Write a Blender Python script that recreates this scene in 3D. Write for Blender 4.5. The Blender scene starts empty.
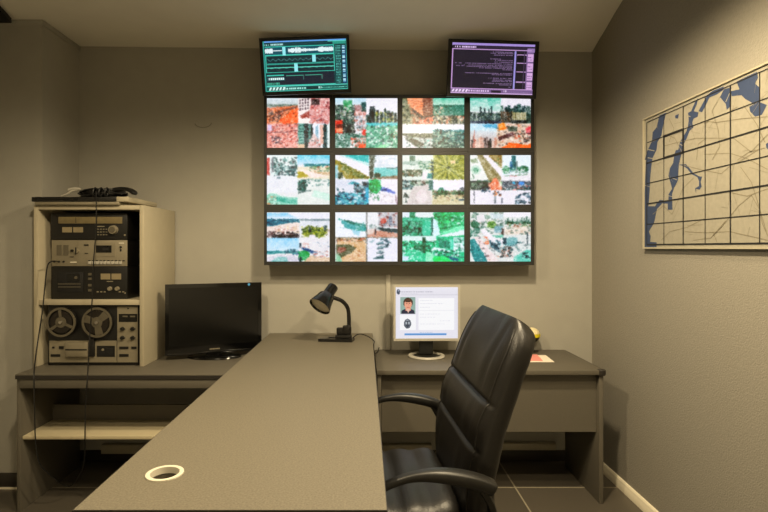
import bpy, bmesh, math, random
import numpy as np
from mathutils import Vector, Matrix
random.seed(7)
PI = math.pi
COL = bpy.context.scene.collection
V = Vector

# ------------------------------------------------------------------ helpers
def s2l(c):
    c = c / 255.0
    return c / 12.92 if c <= 0.04045 else ((c + 0.055) / 1.055) ** 2.4
def rgb(r, g, b): return (s2l(r), s2l(g), s2l(b), 1.0)

CX, CY, F, HC = 365.0, 248.0, 512.0, 1.45
def W(px, py, y):
    """point of the room at depth y seen at px, py of the photograph"""
    return V(((px - CX) * y / F, y, HC + (CY - py) * y / F))

class MB:
    def __init__(self): self.bm = bmesh.new()
    def _tag(self, faces, m, smooth=True):
        for f in faces: f.material_index = m; f.smooth = smooth
    def box(self, x0, y0, z0, x1, y1, z1, m=0, bev=0.0, mat=None, seg=2):
        M = Matrix.Translation(((x0+x1)/2, (y0+y1)/2, (z0+z1)/2)) @ Matrix.Diagonal((abs(x1-x0), abs(y1-y0), abs(z1-z0), 1))
        r = bmesh.ops.create_cube(self.bm, size=1, matrix=M)
        vs = r['verts']
        if bev > 0:
            es = list({e for v in vs for e in v.link_edges})
            r2 = bmesh.ops.bevel(self.bm, geom=es, offset=bev, segments=seg, affect='EDGES', profile=0.5)
            fs = set(r2['faces'])
            for v in r2['verts']:
                for f in v.link_faces: fs.add(f)
            vs = list({v for f in fs for v in f.verts})
        else:
            fs = {f for v in vs for f in v.link_faces}
        self._tag(fs, m)
        if mat is not None:
            for v in vs: v.co = mat @ v.co
        return vs
    def loft(self, rings, cap=True, m=0, closed=True):
        bm = self.bm
        vr = [[bm.verts.new(p) for p in ring] for ring in rings]
        n = len(rings[0]); fs = []
        for a, b in zip(vr[:-1], vr[1:]):
            for i in range(n if closed else n - 1):
                j = (i + 1) % n
                fs.append(bm.faces.new((a[i], a[j], b[j], b[i])))
        if cap:
            fs.append(bm.faces.new(list(reversed(vr[0])))); fs.append(bm.faces.new(vr[-1]))
        self._tag(fs, m)
    def tube(self, path, r, seg=8, m=0, cap=True, closed=False, flat=None):
        path = [V(p) for p in path]; n = len(path)
        up = None; rings = []
        for i, p in enumerate(path):
            if closed: t = (path[(i+1) % n] - path[i-1]).normalized()
            else: t = (path[min(i+1, n-1)] - path[max(i-1, 0)]).normalized()
            if up is None:
                up = t.orthogonal().normalized() if flat is None else V(flat)
            up = (up - t * up.dot(t)).normalized()
            sd = t.cross(up)
            rr = r[i] if isinstance(r, (list, tuple)) and not isinstance(r[0], str) and len(r) == n else r
            if isinstance(rr, (tuple, list)): ru, rs = rr
            else: ru = rs = rr
            ring = []
            for k in range(seg):
                a = 2 * PI * k / seg
                c, s = math.cos(a), math.sin(a)
                if flat is not None:
                    c = math.copysign(abs(c) ** .6, c); s = math.copysign(abs(s) ** .6, s)
                ring.append(p + up * (ru * c) + sd * (rs * s))
            rings.append(ring)
        if closed: rings.append(rings[0])
        if closed:
            bm = self.bm
            vr = [[bm.verts.new(p) for p in ring] for ring in rings[:-1]]
            fs = []
            for i in range(n):
                a, b = vr[i], vr[(i+1) % n]
                for k in range(seg):
                    j = (k+1) % seg
                    fs.append(bm.faces.new((a[k], a[j], b[j], b[k])))
            self._tag(fs, m)
        else: self.loft(rings, cap, m)
    def cyl(self, p0, p1, r0, r1=None, seg=24, m=0, cap=True):
        r1 = r0 if r1 is None else r1
        p0, p1 = V(p0), V(p1); t = (p1 - p0).normalized(); u = t.orthogonal().normalized(); s = t.cross(u)
        self.loft([[p + u*(r*math.cos(2*PI*k/seg)) + s*(r*math.sin(2*PI*k/seg)) for k in range(seg)] for p, r in ((p0, r0), (p1, r1))], cap, m)
    def lathe(self, prof, mat=Matrix(), seg=28, m=0, cap=True, sx=1, sy=1):
        self.loft([[mat @ V((r*sx*math.cos(2*PI*k/seg), r*sy*math.sin(2*PI*k/seg), z)) for k in range(seg)] for r, z in prof], cap, m)
    def poly(self, pts, m=0):
        f = self.bm.faces.new([self.bm.verts.new(p) for p in pts]); f.material_index = m
    def prism(self, pts, d, m=0):
        d = V(d); pts = [V(p) for p in pts]
        self.loft([pts, [p + d for p in pts]], True, m)

def build(name, mb, mats, parent=None, origin=None, angle=35, local=False, recalc=True):
    """link the collected shapes as ONE mesh object; coordinates are the room's unless local"""
    bm = mb.bm
    if recalc: bmesh.ops.recalc_face_normals(bm, faces=bm.faces)
    root = parent
    while root is not None and root.parent is not None: root = root.parent
    if root is not None and not local: bm.transform(root.matrix_basis.inverted())
    o_m = Matrix()
    if root is None and origin is None:
        xs = [v.co for v in bm.verts]
        origin = V(((min(p.x for p in xs)+max(p.x for p in xs))/2, (min(p.y for p in xs)+max(p.y for p in xs))/2, min(p.z for p in xs)))
    if root is None: bm.transform(Matrix.Translation(-V(origin)))
    me = bpy.data.meshes.new(name); bm.to_mesh(me); bm.free()
    for mt in (mats if isinstance(mats, (list, tuple)) else [mats]): me.materials.append(mt)
    if angle: me.set_sharp_from_angle(angle=math.radians(angle))
    o = bpy.data.objects.new(name, me); COL.objects.link(o)
    if parent is not None: o.parent = parent
    else: o.location = origin
    return o

def thing(name, label, cat, loc=(0,0,0), rz=0, group=None, matrix=None):
    o = bpy.data.objects.new(name, None); COL.objects.link(o)
    o.empty_display_size = .1
    o.matrix_basis = matrix if matrix is not None else Matrix.Translation(loc) @ Matrix.Rotation(rz, 4, 'Z')
    o['label'] = label; o['category'] = cat
    if group: o['group'] = group
    return o
def tag(o, label, cat, group=None):
    o['label'] = label; o['category'] = cat
    if group: o['group'] = group
    return o
def struct(name, mb, mats, **k):
    o = build(name, mb, mats, **k); o['kind'] = 'structure'; return o

# ------------------------------------------------------------------ materials
def mat(name, col, rough=.5, metal=0.0, spec=.5, var=.0, vscale=40, bump=0.0, bscale=120, detail=3, coat=0.0):
    m = bpy.data.materials.new(name); m.use_nodes = True
    nt = m.node_tree; b = nt.nodes['Principled BSDF']
    b.inputs['Base Color'].default_value = col
    b.inputs['Roughness'].default_value = rough; b.inputs['Metallic'].default_value = metal
    b.inputs['Specular IOR Level'].default_value = spec
    b.inputs['Coat Weight'].default_value = coat
    tc = nt.nodes.new('ShaderNodeTexCoord')
    n = nt.nodes.new('ShaderNodeTexNoise'); n.inputs['Scale'].default_value = vscale; n.inputs['Detail'].default_value = detail
    nt.links.new(tc.outputs['Object'], n.inputs['Vector'])
    r = nt.nodes.new('ShaderNodeMapRange')
    r.inputs['From Min'].default_value = .25; r.inputs['From Max'].default_value = .75
    r.inputs['To Min'].default_value = 1 - var; r.inputs['To Max'].default_value = 1 + var
    nt.links.new(n.outputs['Fac'], r.inputs['Value'])
    mx = nt.nodes.new('ShaderNodeMix'); mx.data_type = 'RGBA'; mx.blend_type = 'MULTIPLY'; mx.inputs['Factor'].default_value = 1
    mx.inputs[6].default_value = col
    nt.links.new(r.outputs['Result'], mx.inputs[7]); nt.links.new(mx.outputs[2], b.inputs['Base Color'])
    if bump:
        n2 = nt.nodes.new('ShaderNodeTexNoise'); n2.inputs['Scale'].default_value = bscale; n2.inputs['Detail'].default_value = 2
        nt.links.new(tc.outputs['Object'], n2.inputs['Vector'])
        bp = nt.nodes.new('ShaderNodeBump'); bp.inputs['Strength'].default_value = bump; bp.inputs['Distance'].default_value = .01
        nt.links.new(n2.outputs['Fac'], bp.inputs['Height']); nt.links.new(bp.outputs['Normal'], b.inputs['Normal'])
    return m
M = {}
M['wall'] = mat('wall_paint', rgb(162,159,149), .9, spec=.15, var=.03, vscale=9, bump=.10, bscale=160)
M['wallr'] = mat('textured_wall_paint', rgb(148,143,131), .85, spec=.2, var=.06, vscale=70, bump=.32, bscale=140)
M['ceil'] = mat('ceiling_paint', rgb(238,234,222), .95, spec=.1, var=.02, vscale=6)
M['lam'] = mat('grey_laminate', rgb(106,100,86), .55, spec=.4, var=.30, vscale=210, detail=3)
M['lamd'] = mat('dimmed_grey_laminate', rgb(94,89,78), .5, spec=.4, var=.10, vscale=300, detail=2)  # same laminate as the table, the desks' dimmer light put into its colour
M['edge'] = mat('black_edge_band', rgb(42,38,34), .45)
M['cream'] = mat('cream_melamine', rgb(172,163,140), .5, var=.03, vscale=20)
M['shelfc'] = mat('pale_shelf_melamine', rgb(196,184,152), .5, var=.03, vscale=20)
M['black'] = mat('black_plastic', rgb(20,19,17), .42, var=.1, vscale=50)
M['lampb'] = mat('lamp_black_enamel', rgb(18,17,16), .22, var=.1, vscale=50)
M['blackm'] = mat('matt_black', rgb(16,15,14), .7, var=.1, vscale=50)
M['bezel'] = mat('monitor_bezel', rgb(27,27,25), .5, var=.06, vscale=40)
M['gloss'] = mat('gloss_black', rgb(8,8,8), .12, var=.1, vscale=50, coat=.3)
M['scr'] = mat('dark_screen_glass', rgb(10,10,9), .22, var=.1, vscale=30)
M['silver'] = mat('brushed_silver', rgb(140,132,112), .45, metal=.3, var=.05, vscale=80)
M['chrome'] = mat('chrome', rgb(200,195,185), .2, metal=1.0)
M['lcd'] = mat('silver_plastic', rgb(172,168,156), .4, metal=.0, var=.03, vscale=60)
M['amber'] = mat('dial_glass', rgb(112,100,70), .35, var=.12, vscale=30)
M['meter'] = mat('meter_face', rgb(136,124,96), .4, var=.05, vscale=60)
M['reel'] = mat('reel_plastic', rgb(88,82,68), .4, var=.06, vscale=60)
M['tape'] = mat('magnetic_tape', rgb(28,23,18), .35, var=.1, vscale=90)
M['leather'] = mat('black_leather', rgb(19,17,15), .42, spec=.5, var=.12, vscale=70, bump=.12, bscale=190)
M['seam'] = mat('black_piping', rgb(20,19,17), .45)
M['cord'] = mat('black_rubber_cord', rgb(14,13,12), .55)
M['white'] = mat('white_plastic', rgb(208,202,184), .45, var=.02, vscale=40)
M['base'] = mat('white_skirting_paint', rgb(240,231,206), .45, var=.04, vscale=30)
M['based'] = mat('dark_tile_skirting', rgb(46,42,36), .4, var=.12, vscale=25)
M['bulb'] = mat('frosted_reflector', rgb(206,200,184), .35, var=.03, vscale=40)
M['pink'] = mat('pink_paper', rgb(236,150,140), .8, var=.04, vscale=50)
M['paper'] = mat('white_paper', rgb(238,228,210), .8, var=.03, vscale=50)
M['ivory'] = mat('cream_gloss', rgb(226,214,170), .35, var=.04, vscale=30)
M['yellow'] = mat('yellow_gloss', rgb(214,200,30), .35, var=.05, vscale=30)
M['map'] = mat('map_paper', rgb(150,145,130), .6, spec=.3, var=.07, vscale=55, detail=6)
M['mapw'] = mat('map_water', rgb(50,64,94), .6, var=.05, vscale=60)
M['mapl'] = mat('map_grid_ink', rgb(24,22,20), .6, var=.1, vscale=60)
M['mapr'] = mat('map_road_ink', rgb(124,116,96), .6, var=.1, vscale=60)
M['frame'] = mat('cream_frame', rgb(172,164,142), .4, var=.04, vscale=50)
M['led'] = mat('blue_sticker', rgb(70,150,210), .4, var=.05, vscale=50)

def tile_mat():
    m = bpy.data.materials.new('floor_tiles'); m.use_nodes = True
    nt = m.node_tree; b = nt.nodes['Principled BSDF']
    tc = nt.nodes.new('ShaderNodeTexCoord')
    mp = nt.nodes.new('ShaderNodeMapping'); mp.inputs['Location'].default_value = (-.91, -3.10, 0)
    nt.links.new(tc.outputs['Object'], mp.inputs['Vector'])
    bk = nt.nodes.new('ShaderNodeTexBrick'); bk.offset = 0
    bk.inputs['Color1'].default_value = rgb(86,80,70); bk.inputs['Color2'].default_value = rgb(78,73,64)
    bk.inputs['Mortar'].default_value = rgb(150,142,122)
    bk.inputs['Scale'].default_value = 1; bk.inputs['Mortar Size'].default_value = .005
    bk.inputs['Brick Width'].default_value = .625; bk.inputs['Row Height'].default_value = .60
    nt.links.new(mp.outputs['Vector'], bk.inputs['Vector'])
    nt.links.new(bk.outputs['Color'], b.inputs['Base Color'])
    b.inputs['Roughness'].default_value = .4
    return m
M['tile'] = tile_mat()

def feed_mat(name, strength):
    m = bpy.data.materials.new(name); m.use_nodes = True
    nt = m.node_tree; b = nt.nodes['Principled BSDF']
    b.inputs['Base Color'].default_value = (.004,.004,.004,1); b.inputs['Roughness'].default_value = .35
    a = nt.nodes.new('ShaderNodeAttribute'); a.attribute_name = 'feed'
    nt.links.new(a.outputs['Color'], b.inputs['Emission Color'])
    b.inputs['Emission Strength'].default_value = strength
    return m
M['feed'] = feed_mat('screen_feed', 1.05)
M['feedt'] = feed_mat('screen_software', 1.0)
M['feedw'] = feed_mat('screen_record', .95)

def smooth(pts, n=8):
    pts = [V(p) for p in pts]; out = []
    for i in range(len(pts)-1):
        a = pts[max(i-1,0)]; b = pts[i]; c = pts[i+1]; d = pts[min(i+2,len(pts)-1)]
        for k in range(n):
            t = k/n
            out.append(.5*((2*b)+(c-a)*t+(2*a-5*b+4*c-d)*t*t+(3*b-a-3*c+d)*t**3))
    return out + [pts[-1]]

# ------------------------------------------------------------------ screen pictures (shown by the screens themselves)
class Canvas:
    def __init__(s, w, h, x0, y0, x1, y1, bg=(0,0,0)):
        s.a = np.zeros((h, w, 3)); s.a[:] = bg
        s.w, s.h = w, h; s.x0, s.y0, s.x1, s.y1 = x0, y0, x1, y1
        gx = x0 + (np.arange(w)+.5)/w*(x1-x0); gy = y0 + (np.arange(h)+.5)/h*(y1-y0)
        s.X, s.Y = np.meshgrid(gx, gy); s.rng = np.random.default_rng(3)
    def mR(s, x0, y0, x1, y1): return (s.X >= x0) & (s.X < x1) & (s.Y >= y0) & (s.Y < y1)
    def mP(s, pts):
        ins = np.zeros(s.X.shape, bool); n = len(pts)
        for i in range(n):
            (xa, ya), (xb, yb) = pts[i], pts[(i+1) % n]
            if ya == yb: continue
            c = ((ya > s.Y) != (yb > s.Y)) & (s.X < (xb-xa)*(s.Y-ya)/(yb-ya)+xa)
            ins ^= c
        return ins
    def R(s, x0, y0, x1, y1, c): s.a[s.mR(x0,y0,x1,y1)] = c
    def P(s, pts, c): s.a[s.mP(pts)] = c
    def E(s, x, y, rx, ry, c): s.a[((s.X-x)/rx)**2 + ((s.Y-y)/ry)**2 < 1] = c
    def L(s, pts, w, c):
        for (xa, ya), (xb, yb) in zip(pts[:-1], pts[1:]):
            dx, dy = xb-xa, yb-ya; l2 = dx*dx+dy*dy or 1
            t = np.clip(((s.X-xa)*dx+(s.Y-ya)*dy)/l2, 0, 1)
            s.a[np.hypot(s.X-xa-t*dx, s.Y-ya-t*dy) < w/2] = c
    def G(s, x0, y0, x1, y1, c0, c1):
        m = s.mR(x0,y0,x1,y1); t = ((s.Y-y0)/(y1-y0))[m][:,None]
        s.a[m] = np.array(c0)*(1-t)+np.array(c1)*t
    def N(s, x0, y0, x1, y1, cols, n, sz=(14,12), poly=None):
        clip = s.mR(x0,y0,x1,y1)
        if poly is not None: clip &= s.mP(poly)
        for _ in range(n):
            x, y = s.rng.uniform(x0,x1), s.rng.uniform(y0,y1)
            w, h = s.rng.uniform(.4,1.2)*sz[0], s.rng.uniform(.4,1.2)*sz[1]
            c = cols[s.rng.integers(len(cols))]
            m = clip & s.mR(x-w/2,y-h/2,x+w/2,y+h/2)
            s.a[m] = .25*s.a[m] + .75*np.array(c)
    def SK(s, x0, x1, base, lo, hi, cols, w=(14,34)):
        x = x0
        while x < x1:
            ww = s.rng.uniform(*w); h = s.rng.uniform(lo,hi)
            s.R(x, base-h, min(x+ww,x1), base, cols[s.rng.integers(len(cols))]); x += ww*s.rng.uniform(.8,1.5)
    def J(s, k, soft=0):
        for _ in range(soft):
            p = np.pad(s.a, ((1,1),(1,1),(0,0)), 'edge')
            s.a = sum(p[i:i+s.h, j:j+s.w]*(.5 if i == 1 else .25)*(.5 if j == 1 else .25) for i in range(3) for j in range(3))
        if soft:                                  # irregular photographic edges and detail
            def sn(cells, amp):
                g = s.rng.normal(0, 1, (int(cells*s.h/s.w)+3, cells+3))
                gy = np.linspace(0, g.shape[0]-1.01, s.h); gx = np.linspace(0, g.shape[1]-1.01, s.w)
                y0 = gy.astype(int); x0 = gx.astype(int); fy = (gy-y0)[:,None]; fx = (gx-x0)[None,:]
                q = lambda dy, dx: g[np.ix_(y0+dy, x0+dx)]
                return amp*((q(0,0)*(1-fx)+q(0,1)*fx)*(1-fy)+(q(1,0)*(1-fx)+q(1,1)*fx)*fy)
            dx = sn(40, .55); dy = sn(40, .50)
            ii, jj = np.mgrid[0:s.h, 0:s.w]
            i2 = np.clip(np.rint(ii+dy), 0, s.h-1).astype(int); j2 = np.clip(np.rint(jj+dx), 0, s.w-1).astype(int)
            s.a = s.a[i2, j2]
            lum = 1.04+sn(66, .15)+sn(30, .12)+sn(10, .08)
            s.a = 255-(255-s.a)*np.clip(lum, .35, 1.8)[:,:,None]
            s.a = np.clip(s.a, 4, 255); k = 3
        s.a = np.clip(s.a + s.rng.normal(0, k, s.a.shape[:2])[:,:,None] + s.rng.normal(0,k*.4,s.a.shape), 0, 255)
WH=(240,238,246); DK=(22,36,40); TG=(60,150,135); GR=(120,128,120)
def feeds():
    out = []
    def C(): return Canvas(93, 75, 27, 35, 577, 474, (230,230,235))
    # 1 red crowd
    c = C(); c.G(27,35,300,95,(222,232,238),(196,206,208)); c.R(27,90,300,114,(112,130,118))
    c.P([(27,120),(300,98),(300,262),(27,262)],(222,120,80)); c.N(27,120,300,262,[(250,130,70),(180,90,70),(255,180,140),(90,60,50)],160,(22,12))
    c.P([(140,232),(245,145),(300,118),(300,250),(170,262)],(252,104,44)); c.N(140,130,300,260,[(255,130,60),(230,80,30),(120,60,40)],40,(16,14),[(140,232),(245,145),(300,118),(300,250),(170,262)])
    c.L([(27,200),(110,165),(290,110)],14,(120,70,55)); c.N(40,150,150,245,[(40,34,40),(100,60,60),(230,160,130)],60,(16,14))
    c.R(27,262,300,474,(222,150,142)); c.N(27,255,300,474,[(255,240,240),(190,70,70),(240,150,140),(90,40,60),(250,190,180),(225,100,90)],420,(16,12))
    c.R(30,268,70,320,(214,190,230)); c.N(70,370,140,440,[(40,20,50),(110,40,70)],24,(18,14)); c.L([(27,336),(190,336),(300,318)],8,(120,50,60))
    c.R(300,35,577,258,(220,150,148)); c.N(300,35,577,258,[(240,200,196),(170,80,90),(120,50,60),(250,230,225),(225,120,110)],340,(16,13))
    c.P([(300,35),(412,35),(405,150),(320,205),(318,258),(300,258)],(244,232,230))
    for i in range(4):
        for j in range(4): c.R(312+i*24,46+j*26-i*3,322+i*24,62+j*26-i*3,(70,46,60))
    c.P([(318,190),(402,140),(400,215),(330,215)],(170,76,66)); c.R(418,42,486,92,(60,36,36)); c.P([(318,212),(408,208),(400,256),(318,258)],(248,240,238))
    c.R(300,258,355,474,(120,180,170))
    for k in range(7): c.R(300,272+k*26,352,282+k*26,(40,110,104))
    c.R(355,260,388,474,(22,46,54)); c.R(388,262,432,430,(74,128,124)); c.R(412,262,432,440,(18,40,44)); c.R(432,260,530,380,(240,240,250)); c.P([(455,285),(475,270),(480,440),(455,440)],(150,190,210))
    c.P([(432,340),(470,380),(500,474),(380,474)],(226,200,200)); c.N(395,390,500,465,[(40,60,60),(200,90,80),(240,230,230)],40,(14,14)); c.R(494,268,522,440,(232,190,176)); c.R(522,262,560,474,(30,72,76)); c.R(556,262,577,474,(226,236,236)); c.R(300,440,360,474,(226,190,160))
    c.J(7+2, 1); out.append(('red',c.a))
    # 2 green park and skyline
    c = C(); c.G(27,35,300,110,(196,226,244),(216,232,236)); c.R(27,95,300,300,(60,84,76)); c.R(100,50,172,150,(70,166,110)); c.R(108,58,164,62,(150,220,170))
    c.N(27,95,200,240,[(20,36,34),(226,226,220),(90,140,110),(130,120,90)],110,(22,16)); c.R(200,95,255,150,(190,150,150)); c.R(255,70,300,130,(40,90,90))
    c.R(190,150,300,210,(226,160,150)); c.R(200,185,300,300,(196,200,210)); c.N(190,150,300,320,[(245,240,245),(180,90,80),(70,90,90),(240,200,180)],80,(16,22))
    c.R(27,230,95,352,(226,70,50)); c.R(35,262,90,300,(120,30,24)); c.R(35,300,95,335,(246,150,110)); c.R(95,262,200,345,(26,34,34)); c.N(95,255,200,345,[(200,210,190),(16,24,26)],30,(18,14))
    c.R(27,345,300,474,(96,140,124)); c.N(27,345,300,474,[(226,240,236),(20,60,56),(60,130,116),(250,250,250)],170,(18,14)); c.N(160,380,300,474,[(230,90,70),(250,240,240),(236,150,130)],70,(20,18)); c.R(262,308,300,360,(226,40,30)); c.R(235,440,298,474,(244,86,40))
    c.R(300,35,577,180,WH); c.SK(300,577,255,70,140,[(20,40,44),(40,70,66),(70,110,90),(16,30,36)],(20,36)); c.N(380,150,540,250,[(176,200,90),(200,180,90),(30,60,60)],60,(10,22)); c.R(336,108,376,250,(18,34,40))
    c.R(300,250,577,284,(80,200,206)); c.R(300,282,577,474,(92,176,146)); c.N(300,270,577,474,[(230,244,240),(24,84,76),(110,200,160),(40,120,100),(246,250,250)],230,(22,16)); c.P([(390,474),(430,445),(500,445),(470,474)],(150,226,180)); c.N(535,330,577,400,[(230,150,130)],5)
    c.J(7+2, 1); out.append(('green',c.a))
    # 3 brick corner building / river
    c = C(); c.R(27,35,300,262,(150,120,92)); c.P([(27,35),(75,35),(110,262),(27,262)],(126,132,104)); c.N(27,60,130,262,[(40,60,50),(190,180,150),(96,110,84)],70,(18,16))
    c.P([(70,35),(210,35),(222,200),(110,120),(75,80)],(244,160,116)); c.P([(205,35),(300,35),(300,190),(215,205)],(150,86,62))
    for k in range(6): c.L([(100,55+k*22),(210,68+k*24)],5,(206,104,76)); c.L([(215,60+k*24),(296,50+k*22)],6,(96,46,38))
    c.P([(110,120),(215,195),(300,180),(300,225),(200,225),(118,150)],(60,34,28)); c.P([(120,262),(230,205),(300,195),(300,262)],(222,120,92)); c.N(120,200,300,262,[(70,40,34),(244,226,216),(230,110,80)],60,(18,12))
    c.G(300,35,577,95,(112,206,180),(190,226,210)); c.R(300,92,577,112,(20,112,92)); c.G(300,110,577,200,(30,124,104),(70,140,120)); c.N(300,105,400,200,[(226,236,220),(90,150,120),(240,180,150),(16,60,50)],90,(14,14)); c.R(300,186,577,262,(80,90,78)); c.N(300,185,577,262,[(236,230,210),(30,44,40),(226,140,110),(190,180,140)],120,(16,20))
    c.R(27,262,300,350,WH); c.R(300,262,577,320,WH); c.R(27,345,300,390,(94,110,94)); c.N(27,345,300,380,[(50,70,60),(130,140,120)],30,(30,8)); c.P([(27,372),(300,390),(300,474),(27,474)],(196,206,206)); c.P([(27,360),(70,370),(190,474),(27,474)],(232,230,240))
    c.P([(50,372),(120,390),(230,440),(180,474),(130,450),(60,400)],(26,46,46)); c.N(60,372,230,470,[(190,206,196),(40,90,80),(20,30,34)],60,(18,12)); c.N(225,405,300,474,[(18,50,50),(120,200,190),(230,236,236)],40,(18,14))
    c.G(300,318,577,474,(60,150,150),(40,90,84)); c.SK(300,577,340,5,38,[(20,96,100),(60,140,140)],(14,30)); c.N(300,330,577,474,[(16,44,44),(206,226,210),(60,110,96),(120,160,140),(20,60,60)],260,(20,16)); c.R(360,310,382,350,(16,60,64))
    c.J(7+2, 1); out.append(('corner',c.a))
    # 4 skyline and orange street
    c = C(); c.G(27,35,305,150,(110,206,186),(206,226,222)); c.N(27,40,305,140,[(210,236,230),(140,214,200)],50,(40,12)); c.SK(27,305,250,70,95,[(26,56,58),(40,70,70),(56,90,86)],(20,36))
    for x,h in((118,110),(150,125),(215,105),(190,128)): c.R(x,h,x+16,200,(22,46,50))
    c.N(27,160,305,240,[(140,160,140),(20,40,40),(90,120,100)],70,(24,10)); c.R(27,236,305,262,(20,40,66)); c.N(300,35,320,60,[(240,240,240)],2)
    c.R(305,35,577,130,(236,232,242)); c.SK(305,577,190,50,90,[(26,60,62),(60,90,84),(90,120,110)],(24,40)); c.R(370,95,392,180,(26,66,66)); c.R(452,88,490,170,(50,90,86)); c.R(305,150,410,250,(70,66,54)); c.N(305,150,410,250,[(120,80,50),(30,40,36)],30,(18,16)); c.R(410,155,535,228,(196,190,150))
    for k in range(6): c.R(418+k*20,160,424+k*20,226,(120,116,90))
    c.R(400,226,577,262,(20,30,30)); c.R(535,180,577,262,(30,60,50))
    c.G(27,258,305,330,(190,226,244),(206,232,240)); c.P([(130,268),(290,262),(305,300),(180,300)],(84,176,216)); c.G(27,320,290,474,(212,224,232),(206,170,160)); c.SK(40,270,474,50,100,[(70,50,50),(40,44,48),(206,150,130),(236,206,190)],(10,22)); c.P([(66,310),(76,474),(48,474)],(190,110,96))
    c.R(268,258,577,474,(226,200,180)); c.N(268,258,577,474,[(245,235,228),(60,50,46),(210,90,60),(200,160,130)],150,(24,16)); c.P([(285,262),(340,250),(355,310),(290,320)],(246,150,50)); c.P([(355,280),(450,285),(450,330),(380,330)],(50,66,50)); c.P([(280,380),(420,330),(430,360),(290,410)],(80,30,36)); c.P([(310,474),(370,435),(440,430),(520,445),(577,440),(577,474)],(252,104,20)); c.P([(530,300),(577,280),(577,360),(540,350)],(230,90,100)); c.N(490,340,577,430,[(30,30,34),(70,40,40)],14,(22,22))
    c.J(7+2, 1); out.append(('orange',c.a))
    # 5 pale street and beach
    c = C(); c.R(27,35,295,240,(226,236,238)); c.R(27,60,48,220,(200,70,70)); c.N(60,50,295,200,[(26,66,70),(120,180,176),(240,244,246),(60,120,120),(40,50,60)],150,(20,18)); c.R(70,55,84,180,(120,130,140)); c.N(110,130,280,215,[(30,90,96),(20,50,60),(170,206,206)],70,(26,18)); c.R(27,215,295,370,(232,234,242)); c.N(27,205,295,250,[(70,110,120),(230,236,240)],14,(30,10))
    c.G(295,35,577,120,(96,206,232),(206,226,244)); c.R(350,112,577,136,(20,140,150)); c.P([(295,140),(577,130),(577,245),(295,245)],(232,222,200)); c.N(400,130,577,180,[(90,140,90),(230,226,200),(190,110,80),(70,120,110)],60,(26,8)); c.P([(295,185),(350,175),(390,225),(295,235)],(180,164,40)); c.P([(300,160),(380,170),(560,225),(420,235)],(244,230,226)); c.P([(440,190),(577,185),(577,215)],(206,170,130))
    c.P([(27,395),(60,365),(170,395),(295,410),(295,474),(27,474)],(150,214,196)); c.L([(27,375),(80,368),(180,400),(295,408)],10,(236,240,240)); c.P([(70,395),(200,420),(295,440),(295,462),(120,450)],(70,180,160)); c.N(27,400,120,474,[(206,150,110),(90,130,110),(236,236,226)],24,(22,14)); c.R(200,425,290,465,(96,190,170))
    c.R(295,245,577,474,(228,234,232)); c.R(300,262,372,352,(16,80,76)); c.N(300,250,380,350,[(20,110,100),(10,50,50)],24,(24,22)); c.N(372,245,577,310,[(40,110,106),(170,196,186),(236,236,236),(90,130,130)],60,(26,14)); c.P([(295,362),(400,342),(430,350),(310,374)],(80,110,110)); c.P([(440,345),(577,380),(577,440),(420,400)],(206,236,226))
    c.J(5+2, 1); out.append(('street',c.a))
    # 6 coast aerial / parasols
    c = C(); c.R(27,35,322,245,WH); c.P([(90,35),(322,35),(322,105),(200,70)],(40,190,190)); c.P([(60,35),(100,35),(322,110),(322,130)],(190,232,232)); c.P([(27,75),(60,85),(322,225),(322,245),(100,245),(27,130)],(150,136,40)); c.P([(60,90),(110,110),(322,240),(250,245),(120,190)],(96,110,36)); c.N(60,95,320,240,[(180,150,50),(70,100,40),(200,170,70)],70,(18,10),[(60,90),(322,235),(250,245),(110,240)]); c.R(27,120,52,240,(160,206,216)); c.R(50,190,90,245,(60,80,60)); c.P([(90,200),(120,245),(95,245)],(236,230,220))
    c.R(322,35,577,150,(222,230,240)); c.N(322,40,577,140,[(240,240,248),(206,216,230)],40,(50,14)); c.G(370,145,577,245,(130,214,214),(96,190,186)); c.R(480,148,577,158,(50,120,120)); c.P([(326,35),(380,40),(372,80),(360,245),(326,245)],(66,78,62)); c.N(326,35,385,110,[(40,56,40),(90,100,80),(200,214,216)],26,(14,14)); c.E(400,212,32,20,(60,80,60)); c.P([(370,235),(577,215),(577,245),(340,250)],(130,110,84))
    c.R(27,248,322,474,(222,226,240)); c.P([(135,290),(190,265),(245,290)],(60,170,186)); c.N(190,270,322,400,[(16,50,60),(60,110,130),(20,30,40),(130,190,200)],80,(22,24)); c.N(27,330,120,390,[(16,66,84),(230,230,240)],30,(24,14)); c.P([(27,400),(120,365),(322,400),(322,474),(27,474)],(60,160,186)); c.N(27,370,322,474,[(20,80,110),(120,206,216),(16,40,60),(226,236,246),(60,190,190)],120,(26,16)); c.P([(290,330),(322,320),(322,460),(300,460)],(40,170,206))
    c.R(322,248,577,474,(238,234,244)); c.E(378,310,58,62,(24,170,90)); c.N(322,250,432,380,[(10,206,110),(16,110,60),(90,226,160)],60,(18,14)); c.N(325,370,420,440,[(70,140,100),(236,236,240),(30,110,70)],40,(14,14)); c.P([(430,318),(500,335),(560,365),(555,380),(490,360),(430,350)],(84,110,206)); c.P([(440,330),(500,345),(440,355)],(30,60,120)); c.N(430,380,577,460,[(206,196,206),(246,240,246)],30,(30,14)); c.L([(560,390),(577,474)],5,(150,120,140))
    c.J(5+2, 1); out.append(('coast',c.a))
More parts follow.
